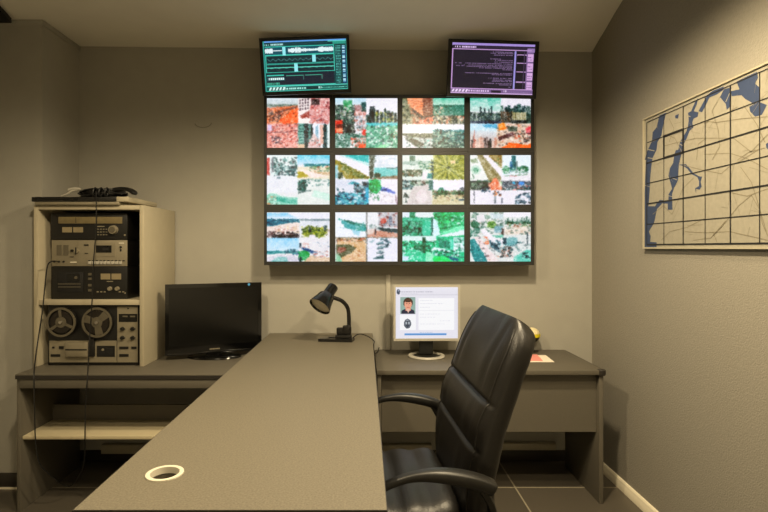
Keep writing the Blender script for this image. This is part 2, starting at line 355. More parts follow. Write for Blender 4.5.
    # 7 car park and palm top
    c = C(); c.R(27,35,305,265,(220,230,228)); c.R(95,40,142,120,(56,110,92)); c.R(27,90,305,118,(170,196,190)); c.N(170,90,305,165,[(60,130,100),(216,230,220),(130,170,150)],60,(20,14)); c.R(27,165,205,225,(90,110,84)); c.N(27,165,210,225,[(20,60,56),(226,230,220),(130,90,60),(40,90,60)],80,(20,14)); c.R(284,95,304,245,(20,60,60)); c.R(250,200,290,240,(40,140,140)); c.P([(205,190),(250,180),(240,250),(200,250)],(232,226,236))
    c.R(305,35,577,252,(150,156,52)); 
    for k in range(26):
        a = k/26*2*PI; c.L([(435,150),(435+170*math.cos(a),150+150*math.sin(a))],9,[(190,190,90),(110,124,30),(206,206,130),(84,104,30)][k%4])
    c.E(435,145,16,16,(50,66,20)); c.N(305,35,577,252,[(206,206,140),(120,130,50),(90,110,40)],50,(16,12)); c.R(450,80,500,110,(226,206,160))
    c.R(27,252,300,474,(224,226,222)); c.N(27,255,130,340,[(16,70,84),(60,120,130),(20,50,50),(206,226,226)],60,(26,18)); c.N(100,255,270,305,[(60,110,90),(90,70,60),(190,206,190),(30,60,56)],70,(22,14)); c.P([(120,320),(270,290),(290,474),(60,474)],(216,208,208)); c.P([(48,370),(56,370),(90,410),(80,415),(62,400),(66,455),(54,455),(54,405),(34,410)],(40,66,60)); c.E(200,400,50,60,(232,222,226))
    c.R(300,255,577,352,(240,236,248)); c.R(262,260,300,345,(24,100,96)); c.E(375,345,26,26,(60,150,130)); c.R(295,355,577,388,(40,90,60)); c.N(295,345,577,392,[(30,60,40),(130,80,60),(60,130,80),(170,190,150)],60,(20,16)); c.R(295,388,577,474,(214,206,170)); c.N(295,385,577,440,[(60,80,60),(226,220,196),(160,110,90)],50,(22,12)); c.R(530,425,577,440,(40,80,110)); c.R(540,320,577,350,(110,116,130))
    c.J(6+2, 1); out.append(('palm',c.a))
    # 8 road and tower
    c = C(); c.R(27,35,315,262,(236,238,238)); c.P([(90,35),(150,35),(315,240),(300,262),(200,262)],(150,140,96)); c.P([(100,60),(135,60),(260,240),(220,250)],(176,166,126)); c.P([(190,35),(315,35),(315,150)],(156,132,66)); c.N(200,35,315,140,[(120,90,40),(196,180,120),(70,110,60)],40,(22,12)); c.P([(140,35),(190,35),(315,170),(315,235)],(240,234,240)); c.P([(27,75),(90,60),(100,100),(40,105)],(150,170,140)); c.E(80,165,46,40,(200,226,214)); c.E(80,165,26,20,(100,170,140)); c.N(27,200,70,262,[(60,120,90)],8)
    c.R(315,35,577,262,(230,240,246)); c.R(408,40,442,180,(24,110,116)); c.R(386,90,412,180,(60,130,170)); c.R(440,90,460,190,(130,150,150)); c.E(350,165,34,34,(44,140,90)); c.E(510,160,48,30,(24,104,72)); c.N(315,140,577,195,[(20,90,60),(90,160,120),(230,236,236)],40,(24,16)); c.P([(315,215),(577,190),(577,262),(315,262)],(236,232,240)); c.L([(340,222),(540,205)],7,(110,160,130)); c.L([(390,220),(450,222)],6,(220,120,130))
    c.R(27,262,577,345,(70,80,74)); c.N(27,258,280,345,[(16,60,50),(60,110,80),(110,140,120),(40,44,50)],80,(24,16)); c.R(265,270,318,308,(110,206,120)); c.P([(200,300),(240,240),(265,235),(318,310),(318,350),(190,350)],(236,130,90)); c.N(190,260,320,350,[(246,190,160),(210,80,60),(240,236,230)],30,(20,18)); c.R(318,265,577,330,(84,92,104)); c.N(318,290,577,350,[(206,220,230),(30,70,80),(60,110,120),(230,130,120)],60,(26,12)); c.R(410,270,435,292,(90,190,226)); c.R(470,270,515,300,(60,140,226))
    c.R(27,345,577,474,(238,234,244)); c.N(130,315,210,360,[(30,80,110),(206,220,236),(20,40,60)],24,(24,16)); c.R(60,345,70,460,(60,70,80)); c.R(245,355,265,460,(150,160,170)); c.N(230,350,310,400,[(246,140,70),(60,60,70)],14,(18,20)); c.R(310,420,322,460,(90,100,120)); c.R(250,425,256,460,(70,80,90)); c.N(430,360,577,470,[(20,60,80),(60,110,140),(20,30,40),(190,206,220)],90,(26,18),[(577,340),(440,400),(430,474),(577,474)])
    c.J(5+2, 1); out.append(('tower',c.a))
    # 9 beach and pool
    c = C(); c.G(27,40,577,95,(130,206,244),(226,234,246)); c.P([(200,40),(577,40),(577,95),(320,95)],(234,234,246)); c.R(27,92,308,160,(16,100,124)); c.N(27,92,308,150,[(20,130,160),(10,60,84),(130,190,206)],40,(40,8)); c.P([(27,165),(120,150),(220,130),(308,120),(308,262),(27,262)],(236,220,214)); c.N(100,160,308,215,[(206,170,140),(246,240,236),(190,120,110),(236,206,150)],50,(22,10)); c.N(27,205,308,262,[(50,40,44),(120,70,70),(206,180,170),(26,30,40)],90,(26,14)); c.R(60,235,308,262,(56,46,52))
    c.R(318,96,577,110,(130,150,160)); c.R(318,110,577,175,(222,226,236)); c.E(400,205,60,52,(120,136,40)); c.E(485,215,56,46,(130,150,40)); c.N(330,160,560,258,[(60,84,24),(190,190,60),(30,60,30)],90,(18,16)); c.R(395,155,420,210,(20,50,40)); c.R(525,150,555,195,(60,90,90)); c.E(425,250,30,16,(230,226,236)); c.N(540,190,577,258,[(236,226,226),(180,150,130)],12)
    c.G(27,264,308,385,(160,216,246),(210,232,246)); c.R(27,378,308,410,(60,150,156)); c.N(180,360,300,405,[(40,90,110),(90,130,140)],24,(16,22)); c.P([(27,474),(27,440),(110,412),(230,412),(308,440),(308,474)],(216,214,226)); c.P([(60,474),(120,435),(200,430),(210,474)],(140,196,196)); c.L([(27,430),(110,408),(250,410)],7,(246,240,240))
    c.R(308,262,577,474,(232,230,236)); c.R(312,305,326,350,(40,60,76)); c.P([(335,345),(390,360),(465,395),(450,415),(380,385),(330,365)],(30,84,140)); c.N(340,310,400,350,[(220,150,140),(236,230,230)],14,(16,12)); c.P([(300,395),(350,375),(400,385),(405,425),(360,465),(310,460)],(40,170,96)); c.P([(405,420),(577,440),(577,474),(350,474)],(222,196,170)); c.N(430,380,577,440,[(200,120,110),(236,226,226),(150,160,170)],40,(24,10)); c.N(430,300,577,345,[(150,170,190),(226,230,240)],16,(34,12)); c.R(308,435,332,474,(16,70,70)); c.N(250,385,310,430,[(40,80,130)],10,(20,14))
    c.J(5+2, 1); out.append(('beach',c.a))
    # 10 pale river, street, plaza, white
    c = C(); c.R(27,35,302,255,(236,240,248)); c.P([(80,100),(200,120),(302,150),(302,205),(240,205),(120,175),(80,130)],(84,176,180)); c.P([(80,95),(190,118),(302,145),(302,165),(160,140)],(50,130,120)); c.N(200,120,302,205,[(40,150,130),(170,214,214),(90,190,196)],40,(20,14)); c.P([(170,190),(250,200),(240,240),(190,230)],(176,220,236)); c.E(65,97,12,10,(90,180,170)); c.L([(70,170),(110,180)],8,(170,206,220))
    c.R(308,35,577,255,(232,234,240)); c.R(405,35,577,170,(196,196,204)); c.N(405,40,577,170,[(120,60,60),(206,206,214),(90,96,110),(236,226,226),(190,110,100)],70,(22,20)); c.R(432,85,475,135,(196,80,70)); c.R(500,70,530,150,(120,130,150)); c.P([(380,165),(577,185),(577,220),(440,205)],(30,60,66)); c.N(330,140,420,180,[(110,140,140),(220,226,226)],30,(22,12)); c.P([(308,225),(380,190),(577,225),(577,255),(308,255)],(206,150,130)); c.R(377,180,385,240,(70,60,70)); c.P([(308,190),(380,178),(360,230),(308,235)],(226,206,200))
    c.R(30,262,302,474,(224,190,150)); c.N(30,262,302,300,[(90,70,50),(200,100,70),(226,206,190),(60,80,50)],60,(24,12)); c.P([(30,320),(150,322),(215,350),(160,400),(80,440),(30,430)],(100,104,76)); c.P([(50,345),(110,345),(130,370),(70,400),(45,390)],(156,100,84)); c.P([(30,400),(60,420),(90,474),(30,474)],(156,206,176)); c.E(240,382,16,7,(190,130,90)); c.N(150,400,302,474,[(236,206,170),(206,150,110)],30,(30,12))
    c.R(308,262,577,474,(234,234,246)); c.N(420,265,520,350,[(110,150,160),(226,232,240),(60,90,104)],24,(22,16)); c.P([(470,340),(500,310),(495,350)],(50,84,96))
    for k in range(4): c.P([(400+k*8,300+k*38),(450+k*3,295+k*38),(450,320+k*40),(395-k*4,318+k*40)],(120+k*8,160,170)); c.L([(400,322+k*40),(452,318+k*40)],8,(40,70,84))
    c.P([(350,450),(450,420),(452,450)],(60,104,110)); c.P([(320,300),(390,270),(350,310)],(170,196,206)); c.R(302,35,308,474,(120,124,124)); c.R(27,255,577,262,(110,112,100))
    c.J(4+2, 1); out.append(('plaza',c.a))
    # 11 green tinted
    c = C(); c.R(27,35,300,245,(30,150,110)); c.R(27,35,95,82,(226,236,246)); c.R(95,35,142,105,(16,140,96)); c.R(142,35,300,82,(226,236,240)); c.R(27,85,300,112,(60,190,150)); c.N(27,105,300,245,[(10,90,70),(120,226,190),(30,170,130),(6,60,50),(70,200,150)],150,(22,16)); c.R(205,110,285,240,(50,200,160)); c.N(27,165,205,215,[(6,60,44),(10,90,64)],50,(20,16)); c.R(283,90,298,240,(6,84,70))
    c.R(305,35,577,250,(40,190,120)); c.N(305,35,480,190,[(10,140,80),(60,226,140),(16,170,100),(6,100,60)],120,(24,18)); c.P([(300,90),(340,120),(365,240),(300,250)],(210,240,246)); c.N(460,60,577,150,[(226,240,240),(16,120,80),(90,230,170)],60,(20,14)); c.P([(365,225),(480,170),(577,150),(577,190),(400,240)],(130,236,190)); c.P([(340,250),(400,232),(577,190),(577,240),(420,250)],(226,240,246))
    c.R(27,250,577,474,(40,200,146)); c.R(27,248,330,290,(222,240,242)); c.N(27,285,330,400,[(8,110,76),(110,236,190),(20,160,110),(220,246,240),(6,70,50)],160,(22,18)); c.R(205,258,235,400,(6,84,56)); c.N(130,310,250,390,[(6,80,50),(16,120,80)],50,(20,20)); c.N(27,390,330,474,[(120,240,200),(226,240,250),(30,180,130)],80,(26,16)); c.R(27,430,80,470,(210,230,250))
    c.P([(340,265),(400,270),(380,300),(340,290)],(10,140,100)); c.P([(350,285),(450,290),(450,360),(350,345)],(16,140,110)); c.R(400,295,412,350,(6,90,70)); c.R(450,275,490,370,(90,220,190)); c.R(482,260,577,380,(220,240,244)); c.N(490,262,577,390,[(20,120,90),(90,206,170),(226,240,244)],50,(22,20)); c.P([(300,345),(400,360),(460,380),(440,395),(290,370)],(226,244,246)); c.N(300,370,577,440,[(10,100,76),(40,170,130),(226,240,246),(6,70,66)],80,(26,14)); c.P([(290,430),(400,425),(470,474),(270,474)],(30,226,120)); c.P([(440,430),(530,450),(520,470),(450,455)],(16,90,130)); c.R(235,390,300,474,(150,236,200))
    c.J(6+2, 1); out.append(('tint',c.a))
    # 12 promenade
    c = C(); c.R(27,35,577,474,(222,226,226)); c.N(27,35,330,230,[(60,110,96),(130,170,150),(236,236,236),(90,120,110),(206,190,180)],150,(26,18)); c.R(85,60,160,120,(230,226,232)); c.E(220,145,42,34,(110,160,80)); c.N(175,110,265,180,[(150,190,100),(60,110,60)],30,(16,12)); c.E(75,145,40,30,(30,110,80)); c.N(27,170,110,250,[(20,90,76),(80,150,130)],30,(22,18)); c.R(245,160,330,215,(130,176,186)); c.R(308,178,336,240,(76,56,50)); c.P([(200,40),(330,50),(330,100),(220,90)],(206,220,226))
    c.R(330,35,577,75,WH)
    for k in range(11): 
        x=350+k*21; h=c.rng.uniform(30,80); c.P([(x-12,135),(x,135-h),(x+12,135)],(16,80,60))
    c.R(340,118,577,140,(30,90,66)); c.N(350,130,577,170,[(150,90,60),(60,120,80),(226,200,150)],40,(22,12)); c.R(340,165,577,235,(230,218,206)); c.N(340,165,577,235,[(200,170,150),(240,230,224),(90,120,110)],50,(24,10))
    c.P([(27,280),(70,270),(190,420),(180,474),(70,474),(35,390)],(16,140,144)); c.N(27,290,190,474,[(40,170,170),(10,100,110)],30,(26,16),[(27,280),(190,420),(180,474),(70,474)]); c.P([(110,190),(150,180),(260,260),(330,290),(330,330),(220,300)],(240,236,244)); c.P([(220,240),(330,235),(330,262),(260,262)],(120,196,176)); c.P([(330,262),(450,258),(470,320),(330,330)],(120,180,186)); c.R(320,262,360,320,(30,70,84))
    c.P([(200,280),(300,330),(300,400),(210,340)],(40,84,100)); c.N(200,280,310,380,[(20,50,66),(150,206,216),(226,230,236)],50,(16,20)); c.N(150,250,200,320,[(244,160,120),(236,120,80)],18,(18,18)); c.L([(320,350),(420,330),(480,300)],12,(60,120,130)); c.P([(60,260),(110,250),(290,470),(190,474)],(236,222,224)); c.N(100,260,300,470,[(226,170,150),(120,80,80),(246,236,236),(60,60,70)],60,(16,16),[(60,260),(110,240),(330,470),(190,474)])
    c.N(300,340,420,440,[(40,80,84),(236,220,216),(200,130,110),(20,40,50)],80,(18,18)); c.P([(430,430),(540,370),(577,360),(577,474),(420,474)],(110,206,190)); c.N(430,300,577,380,[(226,232,236),(120,160,160),(240,240,240),(60,90,96)],60,(24,12)); c.N(500,390,577,450,[(20,50,60)],10,(28,18)); c.R(540,225,556,330,(60,80,90))
    c.J(5+2, 1); out.append(('promenade',c.a))
    return out

def soft_cyan():
    c = Canvas(190, 116, 45, 55, 708, 458, (14,70,72)); K=(60,190,170)
    c.R(45,48,708,66,(96,160,230)); c.R(45,64,708,100,(16,60,66)); c.R(560,64,708,74,(90,210,190)); c.R(600,72,700,92,(40,150,130))
    def glyphs(x0,x1,y,h,col,w=9,gap=4,p=1.0):
        x=x0
        while x<x1:
            ww=c.rng.uniform(.5,1.1)*w
            if c.rng.random()<p: c.R(x,y,min(x+ww,x1),y+h,col)
            x+=ww+gap
    glyphs(55,90,78,12,(170,236,230),7,10); glyphs(108,205,76,14,(190,244,240),8,3)
    c.R(60,98,612,166,(16,80,96)); c.R(60,98,612,102,K); c.R(60,164,612,172,K)
    x=60
    for X in np.arange(60,604,3.5):
        if X<122: h=22*(.5+.5*c.rng.random())
        elif X<195: h=3
        elif X<245: h=0
        elif X<385: h=26*(.35+.65*c.rng.random())*(1-abs(X-310)/170)
        elif X<480: h=12*(.4+.6*c.rng.random())
        else: h=22*(.5+.5*c.rng.random())
        c.R(X,132-h,X+3.6,132+h,(226,246,250))
    for (x0,y0,x1,y1) in((198,102,224,168),(432,168,460,230),(286,236,314,304)): c.R(x0,y0,x1,y1,(150,236,244))
    for y0,y1 in((174,232),(242,300)):
        c.R(60,y0,604,y1,(16,44,50)); c.R(60,y0-4,612,y0,K); c.R(60,y1,612,y1+4,K); c.R(60,y0,66,y1,K)
    c.L([(75+i*22,204+ (10 if i%2 else -8)) for i in range(25)],4,(70,130,130)); c.L([(75+i*30,268+(5 if i%2 else -4)) for i in range(18)],6,(60,150,130)); c.R(66,264,604,272,(90,200,180))
    c.R(432,174,460,230,(150,236,244)); c.R(286,242,314,300,(150,236,244))
    c.R(604,98,612,304,K); c.R(60,304,612,312,(30,110,100))
    c.R(60,310,604,408,(26,34,48)); c.R(64,324,200,332,K); c.R(64,342,206,372,(20,80,84)); glyphs(76,200,346,18,(220,246,246),14,4)
    c.R(216,328,352,338,(60,150,130)); c.R(370,328,506,338,(60,150,130)); c.R(352,328,358,366,(60,110,100)); c.R(500,330,508,366,(60,110,100)); glyphs(64,160,386,18,(70,180,150),10,5)
    c.R(60,406,612,414,K); c.R(612,98,702,410,(14,66,66)); c.R(668,110,704,410,(20,70,110))
    for k in range(24):
        y=108+k*12.5
        glyphs(622,660,y,6,(90,190,180),6,5); 
        if k%3!=2: c.R(674,y,694,y+11,(180,226,240) if k%2 else (130,196,220))
    c.R(50,414,708,458,(16,90,84)); c.R(50,414,708,420,(90,206,190)); c.R(50,450,708,458,(70,190,170))
    for k in range(5): c.P([(72+k*27,448),(82+k*27,424),(98+k*27,424),(88+k*27,448)],(210,246,240))
    glyphs(205,370,430,14,(170,236,226),12,5); c.R(376,426,470,446,(14,50,54)); glyphs(470,495,428,16,(190,240,236),8,4); glyphs(500,700,434,8,(120,220,200),6,6)
    c.R(45,55,54,458,(50,150,140)); c.R(704,55,708,458,(60,170,150)); c.J(6); return c.a
def soft_violet():
    c = Canvas(190, 116, 84, 62, 722, 470, (34,28,42)); K=(190,150,206)
    c.R(84,55,722,82,(164,140,214)); c.R(92,80,722,108,(44,34,54)); c.R(664,92,722,124,(150,120,176))
    def glyphs(x0,x1,y,h,col,w=8,gap=4,p=1.0):
        x=x0
        while x<x1:
            ww=c.rng.uniform(.5,1.1)*w
            if c.rng.random()<p: c.R(x,y,min(x+ww,x1),y+h,col)
            x+=ww+gap
    glyphs(108,150,86,13,(230,206,240),8,8); glyphs(162,270,86,15,(220,190,236),9,3)
    c.R(84,108,700,116,K)
    lines=[(400,556,130),(384,556,142),(410,556,154),(384,470,188),(420,556,198),(416,556,210),(112,160,224),(190,556,224),(122,180,246),(180,556,238),(200,556,250),(300,556,262),(480,556,272),(190,556,304),(376,440,304),(400,556,312),(376,556,342),(410,556,354),(404,556,366),(336,556,384),(460,556,394),(524,550,412)]
    for x0,x1,y in lines: glyphs(x0,x1,y-5,7,(130,106,146),7,4,.9)
    c.R(84,110,94,470,K); c.R(566,120,582,438,(156,146,220)); c.R(582,124,660,430,(30,24,34))
    for y in(144,208,280,362): c.R(588,y,662,y+8,(176,140,190))
    c.R(596,150,654,200,(20,16,24)); c.R(660,124,716,430,(120,92,140))
    for k,(y0,y1) in enumerate(((140,200),(214,280),(292,350),(364,430))): c.R(672,y0,714,y1,(214,170,222)); glyphs(676,710,y0+20,10,(130,96,150),9,5); glyphs(676,710,y0+40,8,(140,106,160),9,5)
    c.R(640,124,648,430,(70,54,84))
    c.R(84,424,722,470,(120,92,140)); c.R(84,424,722,430,K); c.R(84,458,722,470,(200,164,214))
    for k in range(5): c.P([(92+k*26,456),(102+k*26,434),(118+k*26,434),(108+k*26,456)],(236,214,244))
    glyphs(222,385,438,16,(214,186,226),13,5); c.R(398,440,478,460,(34,26,42)); glyphs(496,520,436,18,(220,196,232),9,4); glyphs(524,700,446,8,(150,120,166),6,5)
    c.J(5); return c.a
def soft_record():
    c = Canvas(120, 98, 72, 48, 434, 350, (234,232,242))
    c.G(72,48,434,100,(238,236,246),(230,228,238)); c.E(88,75,10,16,(70,80,100)); c.E(88,68,5,6,(150,160,180))
    def ln(x0,x1,y,col,h=4):
        x=x0
        while x<x1:
            w=c.rng.uniform(6,16); c.R(x,y,min(x+w,x1),y+h,col); x+=w+4
    ln(106,290,72,(196,194,208),6); ln(106,200,84,(214,212,224),4); c.R(104,92,430,94,(214,212,224))
    c.R(98,108,188,204,(146,176,166)); c.P([(104,204),(108,184),(128,176),(158,176),(178,184),(184,204)],(36,40,62)); c.R(130,168,158,186,(226,150,126)); c.P([(132,178),(156,178),(146,200)],(232,190,170))
    c.E(144,140,28,30,(70,46,36)); c.E(144,150,21,28,(238,166,138)); c.E(144,128,20,10,(84,54,40)); c.R(131,144,140,147,(70,44,40)); c.R(148,144,157,147,(70,44,40)); c.R(136,164,152,167,(190,80,76)); c.R(143,148,146,157,(214,136,112))
    c.R(96,212,190,302,(250,250,253)); c.E(141,263,21,29,(96,104,116)); c.E(141,258,13,18,(170,178,188)); c.R(126,244,156,250,(50,60,76)); c.P([(128,268),(154,268),(141,290)],(60,70,86)); c.R(138,250,144,282,(60,66,80))
    c.R(204,112,412,302,(252,252,255)); 
    for k,(a,b) in enumerate(((214,290),(214,350),(214,270),(214,380),(214,330),(214,300),(330,390),(214,360))): ln(a,b,124+k*20,(226,226,236),4)
    c.R(204,184,412,186,(236,236,242)); c.R(122,320,368,333,(92,150,214)); ln(210,290,312,(170,196,226),4); c.R(122,320,368,323,(140,184,232))
    c.J(1.5); return c.a

def screen_obj(name, a, tl, right, down, mt, parent):
    """a screen panel: one mesh of small picture elements"""
    h, w, _ = a.shape
    tl, right, down = V(tl), V(right), V(down)
    vs = [tl + right*(i/w) + down*(j/h) for j in range(h+1) for i in range(w+1)]
    root = parent
    inv = root.matrix_basis.inverted()
    vs = [tuple(inv @ v) for v in vs]
    fs = [(j*(w+1)+i, (j+1)*(w+1)+i, (j+1)*(w+1)+i+1, j*(w+1)+i+1) for j in range(h) for i in range(w)]
    me = bpy.data.meshes.new(name); me.from_pydata(vs, [], fs)
    ca = me.color_attributes.new('feed', 'FLOAT_COLOR', 'CORNER')
    x = a/255.0; lin = np.where(x <= .04045, x/12.92, ((x+.055)/1.055)**2.4)
    col = np.ones((h*w, 4)); col[:, :3] = lin.reshape(-1, 3)
    ca.data.foreach_set('color', np.repeat(col, 4, axis=0).astype(np.float32).ravel())
    me.materials.append(mt)
    o = bpy.data.objects.new(name, me); COL.objects.link(o); o.parent = parent
    return o
def ring_frame(mb, x0, z0, x1, z1, b, y0, y1, m=0, bl=None, bt=None, bb=None):
    """a rectangular frame in the xz plane, border b, from depth y0 (front) to y1"""
    bt = b if bt is None else bt; bb = b if bb is None else bb
    mb.box(x0, y0, z1-bt, x1, y1, z1, m); mb.box(x0, y0, z0, x1, y1, z0+bb, m)
    mb.box(x0, y0, z0+bb, x0+b, y1, z1-bt, m); mb.box(x1-b, y0, z0+bb, x1, y1, z1-bt, m)

# ------------------------------------------------------------------ the room
D = 3.49; XR = 1.547; XL = -1.948; YP = 3.09; YF = -1.6; XF = -2.9; ZC = 2.825
mb = MB(); mb.box(XF-.1, YF-.1, -.1, XR+.1, D+.1, 0)
struct('floor', mb, M['tile'], origin=(0,0,0))
mb = MB(); mb.box(XF-.1, D, 0, XR+.1, D+.1, 3.6); wb = struct('wall_back', mb, M['wall'], origin=(0,D,0))
mb = MB(); mb.box(XR, YF-.1, 0, XR+.1, D, 3.6); struct('wall_right', mb, M['wallr'], origin=(XR,0,0))
mb = MB(); mb.box(XF-.1, YP, 0, XL, D, 2.9); mb.box(XF-.1, YF-.1, 0, XF, YP, 2.9)
struct('wall_left', mb, M['wall'], origin=(XL,YP,0))
mb = MB(); mb.box(XF, YF-.1, 0, XR, YF, 3.6); struct('wall_front', mb, M['ceil'], origin=(0,YF,0))
# ceiling: level on the left, rising from the back wall on the right
mb = MB(); xs = [XF-.1, -2.0, -1.0, 0.0, .5, .8, 1.0, 1.2, 1.4, XR+.1]; ys = [D+.1, D, 3.3, 3.1, 2.9, 2.7, 2.5, 2.3, 1.0, YF-.1]
def zc(x, y):
    t = min(max((x-.55)/(XR-.55), 0), 1.0)
    return ZC - .040*min(max((x+1.9)/3.4,0),1) + .39*t*min(max(D-y,0), 1.3)
g = [[mb.bm.verts.new((x, y, zc(x,y))) for x in xs] for y in ys]; g2 = [[mb.bm.verts.new((x, y, 3.7)) for x in xs] for y in ys]
for j in range(len(ys)-1):
    for i in range(len(xs)-1):
        mb.bm.faces.new((g[j][i], g[j][i+1], g[j+1][i+1], g[j+1][i])).smooth = True
mb.poly([(xs[0],ys[0],3.7),(xs[-1],ys[0],3.7),(xs[-1],ys[-1],3.7),(xs[0],ys[-1],3.7)])
for r in g2:
    for v in r: mb.bm.verts.remove(v)
ceiling = struct('ceiling', mb, M['ceil'], origin=(0,0,ZC), recalc=False, angle=60)
# skirtings
mb = MB()
prof = [(0,0),(.018,0),(.018,.040),(.014,.046),(.014,.052),(.008,.060),(0,.062)]
mb.loft([[V((XR-a, y, z)) for a, z in prof] for y in (YF, D)]); struct('baseboard_right', mb, M['base'], origin=(XR,D,0))
mb = MB(); mb.box(XL, D-.012, 0, XR-.016, D, .075, bev=.003); struct('baseboard_back', mb, M['based'], origin=(0,D,0))
mb = MB(); mb.box(XF, YP-.012, .012, XL, YP, .095, bev=.003); mb.box(XF, YP-.014, 0, XL, YP, .012, m=1); struct('baseboard_left', mb, [M['based'], M['base']], origin=(XL,YP,0))
mb = MB(); mb.box(XF, YP-.010, ZC-.032, XL+.010, YP, ZC-.0005, bev=.003); mb.box(XL, YP, ZC-.032, XL+.010, D, ZC-.0005, bev=.003); struct('trim_1', mb, M['wall'], origin=(XL,YP,ZC-.05))
mb = MB(); mb.prism([(-2.112,3.06,ZC-.03),(-2.055,2.86,ZC-.03),(-2.5,2.0,ZC-.03),(-2.88,2.0,ZC-.03),(-2.88,3.06,ZC-.03)], (0,0,.028)); struct('trim_2', mb, M['blackm'], origin=(-2.5,2.6,ZC-.03))
# vertical cable trunking on the back wall, and the low raceway near the floor
mb = MB(); mb.box((386-CX)*D/F, D-.014, .76, (390.5-CX)*D/F, D, 1.27, bev=.003)
tag(build('cable_trunking', mb, M['lcd']), 'narrow pale vertical cable trunking on back wall beside the white-screened monitor', 'cable trunking')
mb = MB(); mb.box(-1.775, D-.05, .065, .45, D-.012, .125, bev=.004)
tag(build('cable_raceway', mb, M['frame']), 'pale horizontal cable raceway low on back wall under the desk with the tape machines', 'cable raceway')
mb = MB(); mb.box(.55, D-.05, .09, 1.285, D-.012, .135, bev=.004)
tag(build('cable_raceway', mb, M['frame']), 'pale horizontal cable raceway low on back wall under the desk behind the chair', 'cable raceway')
mb = MB(); mb.tube([W(203+8.5*math.cos(a), 122+5.5*math.sin(a), D-.004) for a in np.linspace(.15, PI-.3, 14)], .0022, 6)
o = build('scuff_mark', mb, mat('wall_scuff', rgb(132,128,118), .9), wb); o['label'] = 'faint curved scuff on the plaster'

# ------------------------------------------------------------------ video wall
YM = 3.345
FEED_LABELS = {
 'red':'top-row wall monitor showing a red-tinted crowd and white building, at the wall corner',
 'green':'top-row wall monitor showing a green park and people before a city skyline',
 'corner':'top-row wall monitor showing an orange-brown corner building above a pale riverside',
 'orange':'top-row wall monitor showing dark skylines and an orange flare in its lower corner',
 'street':'middle-row wall monitor showing a pale street, blue beach sky and light road',
 'coast':'middle-row wall monitor showing a turquoise coastline and a bright green tree',
 'palm':'middle-row wall monitor showing an olive-green palm crown in its upper quarter',
 'tower':'middle-row wall monitor showing a diagonal road and a teal tower above parked cars',
 'beach':'bottom-row wall monitor showing a dark blue sea, beach and green pool',
 'plaza':'bottom-row wall monitor split in four, with a sandy plaza in one quarter',
 'tint':'bottom-row wall monitor showing a picture tinted bright green all over',
 'promenade':'bottom-row wall monitor showing one whole pale promenade beside teal water'}
SX = [(266.8,329.6),(335.3,397.5),(402.5,464.3),(470.2,531.0)]
SY = [(98.0,147.8),(155.0,204.5),(212.3,261.5)]
CXE = [264.0, 332.4, 400.0, 467.2, 534.2]; CYE = [94.6, 151.4, 208.4, 265.2]
fl = feeds(); k = 0
for r in range(3):
    for c in range(4):
        key, a = fl[k]; k += 1
        p0 = W(CXE[c]+.05, CYE[r+1]-.05, YM); p1 = W(CXE[c+1]-.05, CYE[r]+.05, YM)
        s0 = W(SX[c][0], SY[r][1], YM); s1 = W(SX[c][1], SY[r][0], YM)
        t = thing('wall_monitor', FEED_LABELS[key], 'monitor', ((p0.x+p1.x)/2, D-.03, p0.z), 0, 'monitors of the video wall')
        m_ = MB(); m_.box(p0.x+.004, YM+.022, p0.z+.004, p1.x-.004, D-.002, p1.z-.004); build('housing', m_, M['blackm'], t)
        m_ = MB()
        m_.box(p0.x, YM, s1.z, p1.x, YM+.022, p1.z); m_.box(p0.x, YM, p0.z, p1.x, YM+.022, s0.z)
        m_.box(p0.x, YM, s0.z, s0.x, YM+.022, s1.z); m_.box(s1.x, YM, s0.z, p1.x, YM+.022, s1.z)
        build('bezel', m_, M['bezel'], t)
        y = YM + .006
        screen_obj('screen', a, (s0.x, y, s1.z), (s1.x-s0.x, 0, 0), (0, 0, s0.z-s1.z), M['feed'], t)

# ------------------------------------------------------------------ two tilted monitors on top
def tilted(label, pos, yaw, pitch, roll, w, h, a, bz, frame_px):
    Mx = Matrix.Translation(pos) @ Matrix.Rotation(yaw,4,'Z') @ Matrix.Rotation(pitch,4,'X') @ Matrix.Rotation(roll,4,'Y')
    t = thing('tilted_monitor', label, 'monitor', matrix=Mx, group='tilted monitors above the video wall')
    m_ = MB(); ring_frame(m_, -w/2, -h/2, w/2, h/2, bz[0], 0, .02, bt=bz[1], bb=bz[2]); build('bezel', m_, M['black'], t, local=True)
    m_ = MB(); m_.box(-w/2+.006, .0205, -h/2+.006, w/2-.006, .05, h/2-.006, bev=.006); build('housing', m_, M['blackm'], t, local=True)
    x0, x1, z0, z1 = -w/2+bz[0], w/2-bz[0], -h/2+bz[2], h/2-bz[1]
    o = screen_obj('screen', a, Mx @ V((x0,.006,z1)), Mx.to_3x3() @ V((x1-x0,0,0)), Mx.to_3x3() @ V((0,0,z0-z1)), M['feedt'], t)
    m_ = MB(); back = Mx @ V((0,.05,0)); m_.cyl(back, V((back.x, D-.02, back.z-.02)), .022); m_.box(back.x-.06, D-.02, back.z-.09, back.x+.06, D-.001, back.z+.06)
    build('wall_bracket', m_, M['blackm'], t)
tilted('tilted monitor above the video wall with cyan waveform software on screen', (-0.3777,3.25,2.6087), .0093, .1558, -.0387, 0.5674, 0.3499, soft_cyan(), (.020,.020,.022), None)
tilted('tilted monitor above the video wall with violet text listing on screen', (0.8113,3.25,2.5866), .0222, .1198, .0197, 0.5748, 0.3530, soft_violet(), (.024,.020,.022), None)

